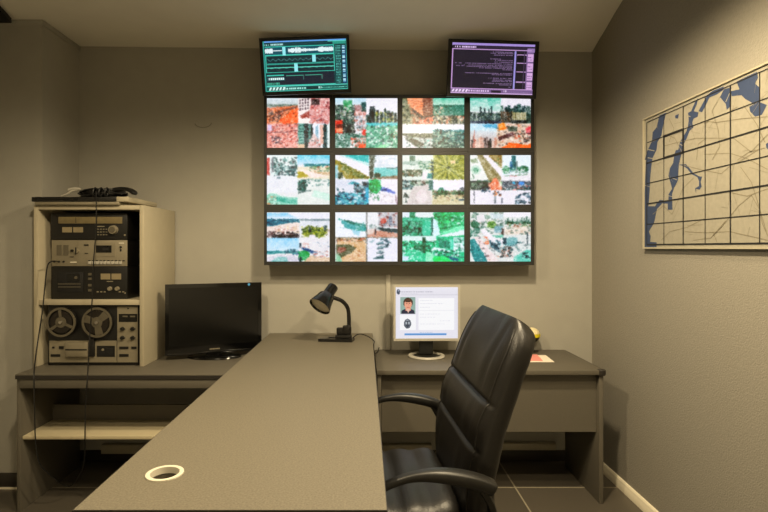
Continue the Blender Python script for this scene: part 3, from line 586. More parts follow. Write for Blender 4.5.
# ------------------------------------------------------------------ desks
ZD = .759
def desk_left():
    t = thing('desk', 'grey laminate desk with open shelf holding the tape machine cabinet and television', 'desk', (-1.27,3.1,0))
    x0, x1, yf = -1.915, -.67, 2.80
    m_ = MB(); m_.box(x0, yf, ZD-.028, x1, 3.478, ZD, bev=.003); build('desktop', m_, M['lamd'], t)
    m_ = MB(); m_.box(x0+.002, yf-.0015, ZD-.027, x1, yf-.0003, ZD-.006); build('edge_strip', m_, M['edge'], t)
    m_ = MB(); m_.box(x0+.0225, yf+.004, ZD-.078, x1-.0225, yf+.022, ZD-.0285, bev=.002); build('apron', m_, M['lamd'], t)
    for xa, xb in ((x0+.002, x0+.022), (x1-.022, x1-.002)):
        m_ = MB(); m_.box(xa, yf+.012, 0, xb, 3.40, ZD-.0285, bev=.002); build('side_panel', m_, M['lamd'], t)
    m_ = MB(); m_.box(x0+.0225, 2.83, .392, x1-.0225, 3.10, .410, bev=.001); build('shelf', m_, M['shelfc'], t)
    m_ = MB(); m_.box(x0+.0225, 3.102, .40, x1-.0225, 3.118, .50); build('back_panel', m_, M['lamd'], t)
desk_left()
def desk_right():
    t = thing('desk', 'grey laminate desk with deep front panel behind the black chair', 'desk', (.7,3.2,0))
    x0, x1, yf = .066, 1.354, 2.889
    m_ = MB(); m_.box(x0, yf, ZD-.026, x1, 3.478, ZD, bev=.002); build('desktop', m_, M['lamd'], t)
    m_ = MB(); m_.box(x1+.0005, yf+.012, ZD-.024, x1+.004, 3.47, ZD-.001); build('edge_strip', m_, M['edge'], t)
    m_ = MB(); m_.box(x0+.03, yf+.05, .395, x1-.0275, yf+.07, ZD-.0265); build('front_panel', m_, M['lamd'], t)
    for xa, xb in ((x0+.004, x0+.026), (x1-.026, x1-.003)):
        m_ = MB(); m_.box(xa, yf+.012, 0, xb, 3.40, ZD-.0265, bev=.002); build('side_panel', m_, M['lamd'], t)
    m_ = MB(); m_.lathe([(.021,0),(.023,.004),(.023,.028),(.019,.032)], Matrix.Translation((x1-.014, yf+.014, ZD-.0295)), 20); build('corner_cap', m_, M['edge'], t)
desk_right()
ZT = .871
def counter():
    t = thing('counter_table', 'long speckled grey counter table running from the back wall towards the viewer', 'table', (-.295,2.3,0))
    x0, x1, y0, y1 = -.645, .048, 1.132, 3.478
    hx, hy, hr = -.513, 1.312, .036
    bm = bmesh.new()                                   # slab with a round cable hole
    n = 32
    def ringpts(z): return [bm.verts.new((hx+hr*math.cos(2*PI*k/n), hy+hr*math.sin(2*PI*k/n), z)) for k in range(n)]
    def border(z):
        out = []
        for k in range(n):
            a = 2*PI*k/n; c, s = math.cos(a), math.sin(a); d = min((.12 if True else 0)/max(abs(c),1e-9), .12/max(abs(s),1e-9))
            out.append(bm.verts.new((hx+c*d, hy+s*d, z)))
        return out
    tops = []
    for z in (ZT-.03, ZT):
        i, o = ringpts(z), border(z); tops.append(i)
        for k in range(n):
            j = (k+1)%n; bm.faces.new((i[k], i[j], o[j], o[k]))
        a, b, c, d = hx-.12, hx+.12, hy-.12, hy+.12
        for q in (((x0,y0),(x1,y0),(x1,c),(x0,c)), ((x0,c),(a,c),(a,d),(x0,d)), ((b,c),(x1,c),(x1,d),(b,d)), ((x0,d),(x1,d),(x1,y1),(x0,y1))):
            bm.faces.new([bm.verts.new((p[0],p[1],z)) for p in q])
    for k in range(n):
        j = (k+1)%n; bm.faces.new((tops[0][k], tops[0][j], tops[1][j], tops[1][k]))
    bmesh.ops.remove_doubles(bm, verts=bm.verts, dist=1e-5)
    m_ = MB(); m_.bm = bm; build('tabletop', m_, M['lam'], t)
    m_ = MB()
    for q in (((x0-.002,y0-.002),(x1+.002,y0)), ((x0-.002,y1),(x1+.002,y1+.002)), ((x0-.002,y0),(x0,y1)), ((x1,y0),(x1+.002,y1))): m_.box(q[0][0], q[0][1], ZT-.03, q[1][0], q[1][1], ZT-.0006)
    build('edge_band', m_, M['edge'], t)
    m_ = MB(); m_.lathe([(.047,0),(.0465,.003),(.040,.0045),(.036,.003),(.034,-.013),(.036,-.013),(.0375,.0),(.047,0)], Matrix.Translation((hx,hy,ZT+.0003)), 36, cap=False)
    g = build('cable_grommet', m_, M['white'], t); g['label'] = 'white round cable grommet'
    for xa in (x0+.06, -.34):
        m_ = MB(); m_.box(xa, 1.2, 0, xa+.025, 2.68, ZT-.0305, bev=.002); build('support_panel', m_, M['lam'], t)
counter()

# ------------------------------------------------------------------ cabinet with the tape machines
YC = 2.985
def av_cabinet():
    x0, x1, z1 = -1.932, -1.288, 1.70
    t = thing('media_cabinet', 'tall open cream cabinet of tape machines standing on the left desk', 'cabinet', (-1.6,3.2,ZD))
    for xa in (x0, x1-.026):
        m_ = MB(); m_.box(xa, YC, ZD+.0005, xa+.026, 3.47, z1-.0005, bev=.0015); build('side_panel', m_, M['cream'], t)
    m_ = MB(); m_.box(x0+.0265, YC, z1-.026, x1-.0265, 3.47, z1-.0005, bev=.0015); build('top_panel', m_, M['cream'], t)
    m_ = MB(); m_.box(x0+.0265, YC+.004, 1.117, x1-.0265, 3.45, 1.147, bev=.0015); build('shelf', m_, M['cream'], t)
    m_ = MB(); m_.box(x0+.0265, 3.452, ZD+.0005, x1-.0265, 3.468, z1-.027); build('back_panel', m_, M['blackm'], t)  # black colour stands in for the shade deep inside the cabinet
av_cabinet()
YG = 3.03
def fbox(mb, a, b, d0=0.0, d1=.004, m=0, y=YG, bev=0):
    """a raised detail on a front at depth y, corner pixels a and b, standing d1 proud"""
    p, q = W(a[0], a[1], y), W(b[0], b[1], y)
    mb.box(min(p.x,q.x), y-d1, min(p.z,q.z), max(p.x,q.x), y-d0, max(p.z,q.z), m, bev)
def fknob(mb, px, py, r, d=.014, m=0, y=YG):
    p = W(px, py, y); mb.cyl((p.x, y-d, p.z), (p.x, y, p.z), r*.86, r, 20, m)
def piece(name, a, b, d0, d1, mt, t, y=None, bev=0):
    m_ = MB(); fbox(m_, a, b, d0, d1, 0, YG if y is None else y, bev); return build(name, m_, mt, t)
def dot(name, px, py, r, d, mt, t, y=None):
    m_ = MB(); fknob(m_, px, py, r, d, 0, YG if y is None else y); return build(name, m_, mt, t)
def body(t, a, b, depth, mt, y=YG, foot=None):
    p, q = W(a[0], b[1], y), W(b[0], a[1], y)
    m_ = MB(); m_.box(p.x, y, p.z, q.x, y+depth, q.z, bev=.003); build('housing', m_, mt, t)
    return p, q
# black deck on the shelf
zs = 1.1475
def z2py(z, y=YG): return CY - (z-HC)*F/y
pb = z2py(zs)
h = (pb - 213.2) / 3.0
b1, b2 = 239.8, 266.2
t = thing('cassette_deck', 'black cassette deck under the silver one, on the cabinet shelf', 'cassette deck', (-1.63,YG+.15,zs))
body(t, (51.2,b2+.4), (127.2,pb-.15), .30, M['black'])
m_ = MB(); fbox(m_, (57.5,272.2), (83.5,292), m=0, bev=.001); m_ and fbox(m_, (67.5,273.5), (80,281.5), .004, .0055, 1); build('cassette_door', m_, [M['blackm'], M['gloss']], t)
m_ = MB(); fknob(m_, 76.5, 277.5, .010, .008); build('hub', m_, M['reel'], t)
for x in (101, 111.8):
    m_ = MB(); fbox(m_, (x,273.6), (x+9.4,279.4)); build('meter', m_, M['meter'], t)
for x in (110.2, 117.6):
    m_ = MB(); fknob(m_, x, 288.6, .013); build('knob', m_, M['silver'], t)
for y in (273, 277.5, 284, 289): piece('button', (88.6,y), (91.6,y+2.4), 0, .006, M['reel'], t)
for x in (97, 100.5, 104, 119, 122.5): piece('push_key', (x,291.2), (x+1.8,292.4), 0, .004, M['silver'], t)
piece('name_strip', (107,281), (113,281.8), 0, .004, M['silver'], t); dot('power_button', 125.2, 293.2, .0045, .005, M['silver'], t)
for y in (283.5, 286.5): piece('door_stripe', (58.5,y), (81,y+.8), .004, .0052, M['reel'], t)
# silver deck in the middle
t = thing('cassette_deck', 'silver cassette deck between the two black units in the cabinet', 'cassette deck', (-1.63,YG+.15,W(0,b2,YG).z))
body(t, (51.6,b1+.4), (127.2,b2), .30, M['black'], y=YG+.0062)
m_ = MB(); fbox(m_, (51.6,b1+.4), (127.2,b2), -.006, 0, bev=.001); build('front_plate', m_, M['silver'], t)
for x in (57, 63.8):
    m_ = MB(); fbox(m_, (x,245), (x+4.8,255)); build('meter', m_, M['reel'], t)
m_ = MB(); fknob(m_, 72.4, 250.6, .008, .012); build('knob', m_, M['black'], t)
m_ = MB(); fknob(m_, 77, 251, .014, .012, 1); fbox(m_, (76.5,247.4), (77.5,254.6), .012, .014, 0); build('knob', m_, [M['black'], M['silver']], t)
m_ = MB(); fbox(m_, (94.8,243.2), (115.4,256.6), 0, .003); fbox(m_, (96.3,245.4), (111.8,252.6), .003, .0045, 1); fbox(m_, (103,247.5), (109,250.5), .0045, .0052, 2); build('cassette_door', m_, [M['silver'], M['gloss'], M['bezel']], t)
for i in range(9): piece('transport_key', (88.5+i*3.8,261.2), (91.6+i*3.8,264.2), 0, .008, M['lcd'], t, bev=.0008)
for i in range(10): piece('key_mark', (88.4+i*3.8,260.2), (90.6+i*3.8,261.1), 0, .003, M['black'], t)
for i in range(3): dot('jack', 54.5+i*4.6, 261.6, .006, .005, M['black'], t)
for a_, b_ in (((84.2,244.4),(88.6,245.6)), ((120.3,249),(121.7,251.2)), ((70,256.5),(74,257.2)), ((85,253),(88,253.7))): piece('slide_switch', a_, b_, 0, .004, M['black'], t)
dot('power_button', 121, 247, .006, .008, M['black'], t)
piece('legend_plate', (70.5,261.6), (76.8,262.8), 0, .004, M['white'], t); piece('name_strip', (119,242.6),(124,243.6),0,.003, M['white'], t)
# black receiver on top
t = thing('stereo_receiver', 'black stereo receiver with pale tuning dial, uppermost in the cabinet', 'receiver', (-1.63,YG+.15,W(0,b1,YG).z))
body(t, (50.6,213.2), (127.2,b1), .30, M['black'])
m_ = MB(); fbox(m_, (58.6,216.9), (122.4,223.6), 0, .004, bev=.001); build('tuning_dial', m_, M['amber'], t)
m_ = MB(); fbox(m_, (76,217.4), (76.5,223), .004, .005); build('dial_pointer', m_, M['seam'], t)
for x in (62.6, 73.6):
    m_ = MB(); fbox(m_, (x,227.2), (x+9.5,232.4)); build('meter', m_, M['meter'], t)
m_ = MB(); fknob(m_, 113.8, 229.9, .027, .022); p = W(113.8,229.9,YG); m_.cyl((p.x,YG-.024,p.z),(p.x,YG-.022,p.z),.018,.018,20,1); build('tuning_knob', m_, [M['silver'], M['reel']], t)
for j in range(1, 4):
    for i in range(4): piece('button', (97.5+i*2.8,226+j*2.8), (99+i*2.8,226.8+j*2.8), 0, .004, M['silver'], t)
piece('name_strip', (97.5,226), (104.6,226.9), 0, .004, M['silver'], t); dot('power_button', 125, 235.2, .0055, .006, M['silver'], t)
# reel to reel recorder
zr = ZD + .0008; YR = 3.012
pr = z2py(zr, YR)
t = thing('reel_recorder', 'reel-to-reel tape recorder with two tape reels in bottom of the cabinet', 'tape recorder', (-1.6,YR+.1,zr))
p, q = W(48.2,pr,YR), W(138.2,305.0,YR)
m_ = MB(); m_.box(p.x, YR, p.z, q.x, YR+.22, q.z, bev=.002); build('housing', m_, M['black'], t)
m_ = MB(); fbox(m_, (49.6,340.6), (116.8,362.2), 0, .004, y=YR); build('control_panel', m_, M['silver'], t)
m_ = MB(); fbox(m_, (117.6,306.6), (138,362.2), 0, .004, y=YR); build('side_control_panel', m_, M['silver'], t)
m_ = MB(); fbox(m_, (119.2,313.8), (137.6,321.8), .004, .0055, y=YR); fbox(m_, (123,315.5),(128,317),.0055,.006,1,y=YR); fbox(m_, (130.5,315.5),(135.5,317),.0055,.006,1,y=YR); build('meter_window', m_, [M['gloss'], M['reel']], t)
for x in (122.8, 133):
    for y in (328.6, 337.6):
        m_ = MB(); pp = W(x,y,YR); m_.cyl((pp.x,YR-.018,pp.z),(pp.x,YR-.004,pp.z),.0095,.012,18); m_.box(pp.x,YR-.017,pp.z-.003,pp.x+.02,YR-.012,pp.z+.003); build('knob', m_, M['black'], t)
for a, b in (((119.8,346.4),(128.8,348.8)),((131.8,346.4),(137,348.8)),((119.8,353.8),(129,356.4)),((51.4,354),(60.6,356.4)),((59.6,346),(64,348.8)),((52.8,346.4),(55,348.2))): piece('push_key', a, b, .004, .007, M['black'], t, y=YR)
dot('indicator', 128.4, 308.4, .005, .006, M['black'], t, y=YR)
m_ = MB(); fbox(m_, (67.6,341.8), (89.4,355.8), .004, .026, y=YR, bev=.003); fbox(m_, (67.8,348.2), (89.2,349.6), .026, .0268, 1, y=YR); build('head_cover', m_, [M['silver'], M['black']], t)
m_ = MB(); fbox(m_, (90.4,338), (95.6,356), .004, .018, y=YR, bev=.002); build('pinch_roller_block', m_, M['black'], t)
m_ = MB(); fbox(m_, (97.4,345.6), (115.2,356.6), .004, .006, y=YR); fbox(m_, (99,348),(106,354),.006,.008,1,y=YR); fbox(m_, (108,348),(114,354),.006,.008,1,y=YR); fknob(m_, 103.6,349.4,.008,.012,2,y=YR); build('lever_well', m_, [M['black'], M['blackm'], M['silver']], t)
def reel(px, py, R, windows, tape, ang):
    p = W(px, py, YR); n = 72
    r = MB()
    for yy0, yy1 in ((YR-.030, YR-.027),):
        ri = R*.85
        outer = [V((p.x+R*math.cos(2*PI*k/n), 0, p.z+R*math.sin(2*PI*k/n))) for k in range(n)]
        # rim ring
        r.loft([[V((p.x+rr*math.cos(2*PI*k/n), y, p.z+rr*math.sin(2*PI*k/n))) for k in range(n)] for rr, y in ((R,yy1),(R,yy0),(ri,yy0),(ri,yy1),(R,yy1))], cap=False)
        r.cyl((p.x,yy0,p.z),(p.x,yy1,p.z),R*.36,R*.36,36)
        for w in range(3):
            a = ang + w*2*PI/3; d = V((math.cos(a),0,math.sin(a))); s = V((-math.sin(a),0,math.cos(a)))
            q = [V((p.x,yy0,p.z))+d*(R*.33)+s*(R*windows*.8), V((p.x,yy0,p.z))+d*(R*.33)-s*(R*windows*.8), V((p.x,yy0,p.z))+d*(R*.82)-s*(R*windows), V((p.x,yy0,p.z))+d*(R*.82)+s*(R*windows)]
            r.prism(q, (0,yy1-yy0,0))
    o = build('tape_reel', r, M['reel'], t)
    m_ = MB(); m_.cyl((p.x,YR-.026,p.z),(p.x,YR-.012,p.z),R*tape,R*tape,40); build('tape_pack', m_, M['tape'], o)
    m_ = MB(); m_.cyl((p.x,YR-.038,p.z),(p.x,YR-.0305,p.z),R*.11,R*.13,24); build('spindle', m_, M['chrome'], o)
    m_ = MB(); m_.cyl((p.x,YR-.011,p.z),(p.x,YR-.006,p.z),R*.98,R*.98,48); build('back_flange', m_, M['black'], o)
reel(63.7, 321.6, .0865, .10, .74, PI/2+.1)
reel(99.4, 321.8, .0885, .26, .78, PI/6+.2)

# ------------------------------------------------------------------ on top of the cabinet
t = thing('disc_player', 'slim black and silver disc player lying on top of the cream cabinet', 'player', (-1.7,3.2,1.7005))
x0, x1 = -1.914, -1.425
m_ = MB(); m_.box(x0, 2.965, 1.7005, x1, 3.40, 1.718, bev=.002); build('base_plate', m_, M['silver'], t)
m_ = MB(); m_.box(x0-.016, 2.962, 1.7185, -1.443, 3.39, 1.746, bev=.003); build('housing', m_, M['black'], t)
m_ = MB(); m_.box(-1.90, 2.9605, 1.727, -1.66, 2.9615, 1.737); build('disc_tray', m_, M['gloss'], t)
m_ = MB(); m_.box(-1.442, 2.967, 1.7185, -1.372, 3.38, 1.748, bev=.004); build('end_block', m_, M['cream'], t)
random.seed(11)
m_ = MB(); c0 = V((-1.60, 3.13, 1.7490))
pts = []
for i in range(230):
    a = i*.40; rr = .076+.02*math.sin(i*.37)
    pts.append(c0 + V((rr*1.35*math.cos(a)+.02*math.sin(i*.11), rr*.9*math.sin(a), .008+.024*(.5+.5*math.sin(i*.23))+.022*(.5+.5*math.sin(i*.71)))))
m_.tube(pts, .0065, 6)
for k in range(3):                                   # cable ties around the bundle
    x = -1.60+k*.035; m_.tube([V((x+.004*math.sin(q), 3.03+.02*math.cos(q), 1.780+.026*math.sin(q))) for q in np.linspace(0, 2*PI, 16)[:-1]], .005, 6, closed=True)
tag(build('cable_coil', m_, M['cord']), 'tangled coil of black cable heaped on the disc player', 'cable')
m_ = MB(); m_.tube(smooth([V((-1.475,3.02,1.792)), V((-1.43,3.01,1.797)), V((-1.385,3.0,1.792)), V((-1.355,2.99,1.778)), V((-1.338,2.985,1.762))], 5), [(.012,.022)]*18+[(.010,.02),(.007,.016),(.004,.010)], 12, flat=(0,0,1))
tag(build('cable_boot', m_, M['black']), 'black curved flat connector arching beside the cable coil', 'connector')
m_ = MB(); m_.tube(smooth([V((-1.77,2.99,1.7525)), V((-1.735,2.985,1.766)), V((-1.71,2.985,1.782)), V((-1.68,2.985,1.788))], 4), .006, 10); m_.tube([V((-1.73,2.984,1.789)), V((-1.69,2.984,1.796)), V((-1.66,2.984,1.793))], [.006,.009,.007], 10)
tag(build('adapter_plug', m_, M['lcd']), 'pale grey cable plug lying beside the black cable coil', 'plug')

# ------------------------------------------------------------------ hanging cords
m_ = MB(); m_.tube(smooth([V((-1.58,3.0,1.762)), W(96,192,2.955), W(96.2,203,2.955), W(96,230,2.95), W(93.5,262,2.955), W(92,300,2.955), W(89.5,340,2.95), W(87.5,376,2.742), W(85.5,404,2.74), W(85,432,2.745), W(84,462,2.82), W(78,478,2.95), W(70,486,3.0), W(62,484,2.98), W(56,480,2.9)]), .0032, 6)
tag(build('hanging_cord', m_, M['cord']), 'thin black cord hanging down the middle of the tape machines', 'cord')
m_ = MB(); m_.tube(smooth([W(58,261.4,YG-.006), W(52,261.4,2.965), W(47.5,266,2.955), W(45,285,2.955), W(42.5,310,2.95), W(38,340,2.94), W(35,362,2.85), W(34,376,2.742), W(34.6,410,2.74), W(35.5,440,2.74), W(39,462,2.75), W(48,473,2.80), W(57,480,2.86)]), .0034, 6)
tag(build('hanging_cord', m_, M['cord']), 'thin black cord plugged into the silver deck, drooping past the desk corner', 'cord')

# ------------------------------------------------------------------ television
A = math.radians(21.6)
t = thing('television', 'black flat television with dark screen standing on the left desk', 'television', (-.955,3.25,ZD), A)
wd, z0, z1 = .586, .034, .468
m_ = MB(); ring_frame(m_, -wd/2, z0, wd/2, z1, .022, -.022, 0, bt=.024, bb=.050); build('bezel', m_, M['gloss'], t, local=True)
m_ = MB(); m_.box(-wd/2+.004, .0005, z0+.004, wd/2-.004, .03, z1-.004, bev=.006); m_.box(-.2,.03,z0+.06,.2,.06,z1-.08,bev=.01); build('housing', m_, M['blackm'], t, local=True)
m_ = MB(); m_.box(-wd/2+.022, -.016, z0+.05, wd/2-.022, -.008, z1-.024); build('screen', m_, M['scr'], t, local=True)
m_ = MB(); m_.box(-wd/2+.01, -.024, z0-.006, wd/2-.01, -.004, z0+.010, bev=.006); build('speaker_bar', m_, M['gloss'], t, local=True)
m_ = MB()
for i, (a, b) in enumerate(((0,5),(6,11),(12,18),(19,23),(24,29),(30,35),(36,41))): m_.box(-.032+a*.0015, -.0232, z0+.018, -.032+b*.0015, -.0222, z0+.026)
build('maker_lettering', m_, M['silver'], t, local=True)
m_ = MB(); m_.lathe([(.008,0),(.008,.001)], Matrix.Translation((.212,-.0225,z1-.012)) @ Matrix.Rotation(PI/2,4,'X'), 16); o = build('sticker', m_, M['led'], t, local=True); o['label'] = 'small round blue sticker'
m_ = MB(); m_.box(-.05, -.004, .012, .05, .02, z0+.02, bev=.004); build('stand_neck', m_, M['gloss'], t, local=True)
m_ = MB(); m_.lathe([(.165,.0005),(.17,.005),(.165,.011),(.12,.015),(.05,.017)], Matrix.Rotation(-A,4,'Z'), 40, sx=1.0, sy=.62); build('stand_base', m_, M['gloss'], t, local=True)

# ------------------------------------------------------------------ desk lamp
YL = 3.19
t = thing('desk_lamp', 'black clamp desk lamp with curved neck at the far end of the counter table', 'lamp', (-.19,YL,ZT))
lx = lambda px: (px-CX)*YL/F
m_ = MB(); z = ZT+.0008
q = [V((lx(318.5),YL-.03,z)), V((lx(352),YL-.055,z)), V((lx(354.5),YL+.015,z)), V((lx(325),YL+.055,z))]
c = sum(q, V())/4; qi = [c+(p-c)*.62 for p in q]; qi[1] = q[1]+(c-q[1])*.75; qi[2] = q[2]+(c-q[2])*.75
bm = m_.bm
for za, zb in ((z, z+.018),):
    vo0 = [bm.verts.new(p+V((0,0,za-z))) for p in q]; vo1 = [bm.verts.new(p+V((0,0,zb-z))) for p in q]
    vi0 = [bm.verts.new(p+V((0,0,za-z))) for p in qi]; vi1 = [bm.verts.new(p+V((0,0,zb-z))) for p in qi]
    for i in range(4):
        j = (i+1)%4
        for f in ((vo0[i],vo0[j],vo1[j],vo1[i]), (vi0[i],vi0[j],vi1[j],vi1[i]), (vo1[i],vo1[j],vi1[j],vi1[i]), (vo0[i],vo0[j],vi0[j],vi0[i])): bm.faces.new(f)
bmesh.ops.recalc_face_normals(bm, faces=bm.faces)
build('lamp_base', m_, M['lampb'], t)
m_ = MB(); m_.box(lx(335.5), YL-.035, z+.0185, lx(352), YL+.02, z+.040, bev=.005); m_.box(lx(336.5), YL-.02, z+.038, lx(343.5), YL+.005, z+.085, bev=.01); m_.box(lx(342.5), YL-.02, z+.038, lx(351.5), YL+.012, z+.098, bev=.012); build('clamp', m_, M['lampb'], t)
m_ = MB(); neck = smooth([W(348.5,338,YL), W(349,325,YL), W(348.6,312,YL), W(346.5,305.8,YL-.005), W(342,301,YL-.012), W(336,298.4,YL-.02), W(331.5,297.2,YL-.028)], 6); m_.tube(neck, .0125, 14); build('neck', m_, M['lampb'], t)
c0 = W(333,287.2,YL-.015); c1 = W(319.6,306.6,YL-.105); ax = (c1-c0).normalized()
rot = ax.to_track_quat('Z','X').to_matrix().to_4x4(); L = (c1-c0).length
m_ = MB(); m_.lathe([(.022,-.010),(.031,-.006),(.0335,.0),(.034,.055),(.036,.066),(.050,.080),(.060,L-.035),(.068,L-.012),(.0705,L),(.068,L),(.062,L-.018),(.03,L-.05)], Matrix.Translation(c0) @ rot, 36); sh = build('lamp_shade', m_, M['lampb'], t)
m_ = MB(); m_.lathe([(.0655,L-.013),(.05,L-.006),(.025,L-.002),(.002,L-.001)], Matrix.Translation(c0) @ rot, 36); o = build('reflector_bulb', m_, M['bulb'], sh); o['label'] = 'frosted pale reflector bulb'
m_ = MB(); m_.tube(smooth([V((lx(353),YL,ZT+.02)), W(357,334.8,YL+.04), W(362,334.2,YL+.05), W(369,337,YL+.02), W(374,341,YL), V((.0545,YL-.02,ZT-.02)), V((.0565,YL+.02,.800)), V((.066,YL+.12,.766)), V((.085,3.40,.765)), V((.095,3.47,.775))]), .0032, 8); build('power_cord', m_, M['cord'], t)

# ------------------------------------------------------------------ computer monitor with record
YN = 3.24
t = thing('computer_monitor', 'silver computer monitor with a white identity record, on the right desk', 'monitor', (.392,YN,ZD), math.radians(1.5))
w2, za, zb = .212, .862-ZD, 1.217-ZD
m_ = MB(); ring_frame(m_, -w2, za, w2, zb, .014, 0, .022, bt=.015, bb=.015); build('bezel', m_, M['lcd'], t, local=True)
m_ = MB(); m_.box(-w2+.004, .0225, za+.004, w2-.004, .05, zb-.004, bev=.006); m_.box(-.14,.05,za+.05,.14,.075,zb-.06,bev=.01); build('housing', m_, M['lcd'], t, local=True)
Mx = t.matrix_basis
screen_obj('screen', soft_record(), Mx @ V((-w2+.014,.006,zb-.015)), Mx.to_3x3() @ V((2*w2-.028,0,0)), Mx.to_3x3() @ V((0,0,-(zb-za-.030))), M['feedw'], t)
m_ = MB(); m_.box(-.045, .03, .012, .045, .065, za+.12, bev=.006); build('stand_neck', m_, M['bezel'], t, local=True)
m_ = MB(); m_.loft([[V((.115*r*math.cos(2*PI*k/40), .02+.115*r*math.sin(2*PI*k/40), z)) for k in range(40)] for r, z in ((1,.0006),(1.02,.006),(.98,.012),(.80,.013),(.78,.004))], cap=False); build('stand_base', m_, M['lcd'], t, local=True)
m_ = MB(); m_.lathe([(.0885,.0006),(.0885,.004),(.02,.005)], Matrix.Translation((0,.02,0)), 36); build('stand_foot', m_, M['bezel'], t, local=True)

# ------------------------------------------------------------------ small things on the right desk
def sheet(name, px, mt, z, label):
    m_ = MB()
    pts = [V(((x-CX)*y/F, y, z)) for x, y in [(p[0], (HC-z)*F/(p[1]-CY)) for p in px]]
    m_.prism(pts, (0,0,.0012)); tag(build(name, m_, mt), label, 'paper')
sheet('paper_sheet', [(520,362.2),(554.5,362.2),(545.5,355.2),(522,355.2)], M['paper'], ZD+.0006, 'white paper sheet under the pink one on the right desk')
sheet('paper_sheet', [(518,361.0),(543,361.0),(537,354.6),(520,354.6)], M['pink'], ZD+.0020, 'pink paper sheet lying on the right desk beside the chair back')
p = W(532.2,335,3.42)
t = thing('desk_ornament', 'small round cream, yellow and black ornament half hidden behind the chair back', 'ornament', (p.x,3.42,ZD))
zc0 = p.z-ZD; R = .050
def sph(a0, a1, r=R): return [(r*math.sin(a), -r*math.cos(a)) for a in np.linspace(a0, a1, 9)]
m_ = MB(); m_.lathe(sph(1.55, 3.12), Matrix.Translation((0,0,zc0)), 28); build('top_cap', m_, M['ivory'], t, local=True)
m_ = MB(); m_.lathe([(R*1.02, -.010),(R*1.04,0),(R*1.02,.012)], Matrix.Translation((0,0,zc0)) , 28, cap=False); build('band', m_, M['yellow'], t, local=True)
m_ = MB(); m_.lathe(sph(.05,1.54), Matrix.Translation((0,0,zc0)), 28); build('bowl', m_, M['black'], t, local=True)
m_ = MB(); m_.lathe([(.04,.0006),(.04,.006),(.012,.012),(.009,.02),(.009,zc0-R+.004)], Matrix(), 24); build('pedestal', m_, M['black'], t, local=True)

# ------------------------------------------------------------------ wall map
def U(px, py, off=0.0):
    y = (XR-.0155)*F/(px-CX); return V((XR-.018-off, y, HC+(CY-py)*y/F))
ya, yb, z0, z1 = 2.812, 1.60, 1.446, 2.157
t = thing('wall_map', 'large framed city map with blue rivers and black grid on the right wall', 'map', (XR-.01,(ya+yb)/2,z0))
m_ = MB(); m_.box(XR-.014, yb+.008, z0+.008, XR-.001, ya-.008, z1-.008); build('backing_board', m_, M['blackm'], t)
m_ = MB(); fw = .008
m_.box(XR-.024, yb, z0, XR-.0145, ya, z0+fw); m_.box(XR-.024, yb, z1-fw, XR-.0145, ya, z1); m_.box(XR-.024, yb, z0+fw, XR-.0145, yb+fw, z1-fw); m_.box(XR-.024, ya-fw, z0+fw, XR-.0145, ya, z1-fw)
build('frame', m_, M['frame'], t)
m_ = MB(); X0 = XR-.0155
def quad(y0, za, y1, zb, off, m): m_.box(X0-off-.0002, min(y0,y1), min(za,zb), X0-off+.0002, max(y0,y1), max(za,zb), m)
quad(yb+fw, z0+fw, ya-fw, z1-fw, 0, 0)
yi, zi0, zi1 = ya-fw-.001, z0+fw+.001, z1-fw-.001
def clampp(p, off):
    y = p.y; return V((X0-off, min(max(y, yb+fw+.001), yi), min(max(p.z, zi0), zi1)))
WN = [0]
def water(px, m=1, off=.0006):
    WN[0] += 1; off += WN[0]*.00004
    f = m_.bm.faces.new([m_.bm.verts.new(clampp(U(x,y), off)) for x, y in px]); f.material_index = m
def c3(p): return (640+p[0]/5.117, 60+p[1]/5.117)
def c4(p): return (640+p[0]/4.656, 150+p[1]/4.656)
water([c3(p) for p in [(100,285),(135,268),(120,330),(110,385),(90,420),(85,460),(60,512),(20,512),(40,460),(62,415),(65,370),(85,345)]])
water([c4(p) for p in [(30,30),(68,0),(55,60),(48,130),(45,200),(40,262),(70,262),(92,232),(132,238),(134,205),(150,180),(133,120),(140,85),(155,60),(160,20),(168,0),(200,0),(186,45),(180,90),(178,140),(160,175),(150,205),(152,278),(130,278),(130,250),(105,248),(80,275),(66,340),(42,380),(50,400),(48,428),(78,430),(78,455),(18,455),(18,340),(20,200)]])
water([c3(p) for p in [(185,512),(205,420),(238,365),(246,340),(250,310),(247,270),(262,262),(285,210),(298,195),(292,225),(276,262),(300,268),(296,290),(275,300),(268,320),(274,345),(255,362),(240,400),(220,440),(205,512)]])
water([c3(p) for p in [(300,262),(320,225),(345,180),(372,160),(350,205),(330,245),(318,268)]])
water([c3(p) for p in [(345,180),(372,158),(430,135),(425,155),(395,175),(360,190)]])
water([c3(p) for p in [(430,150),(470,140),(462,170),(466,235),(445,255),(440,225),(410,190)]])
water([c3(p) for p in [(495,110),(600,60),(605,90),(590,120),(612,140),(612,215),(650,230),(625,280),(590,290),(565,265),(560,240),(585,225),(540,200),(520,180),(470,185),(465,160),(510,150)]])
water([c3(p) for p in [(180,285),(200,275),(195,300),(182,298)]])
water([c3(p) for p in [(645,430),(660,420),(660,460),(648,450)]])
water([c4(p) for p in [(180,68),(215,66),(232,85),(250,108),(275,122),(290,125),(283,148),(288,170),(278,185),(262,180),(262,205),(258,178),(276,168),(276,145),(268,126),(240,112),(222,88),(205,76)]])
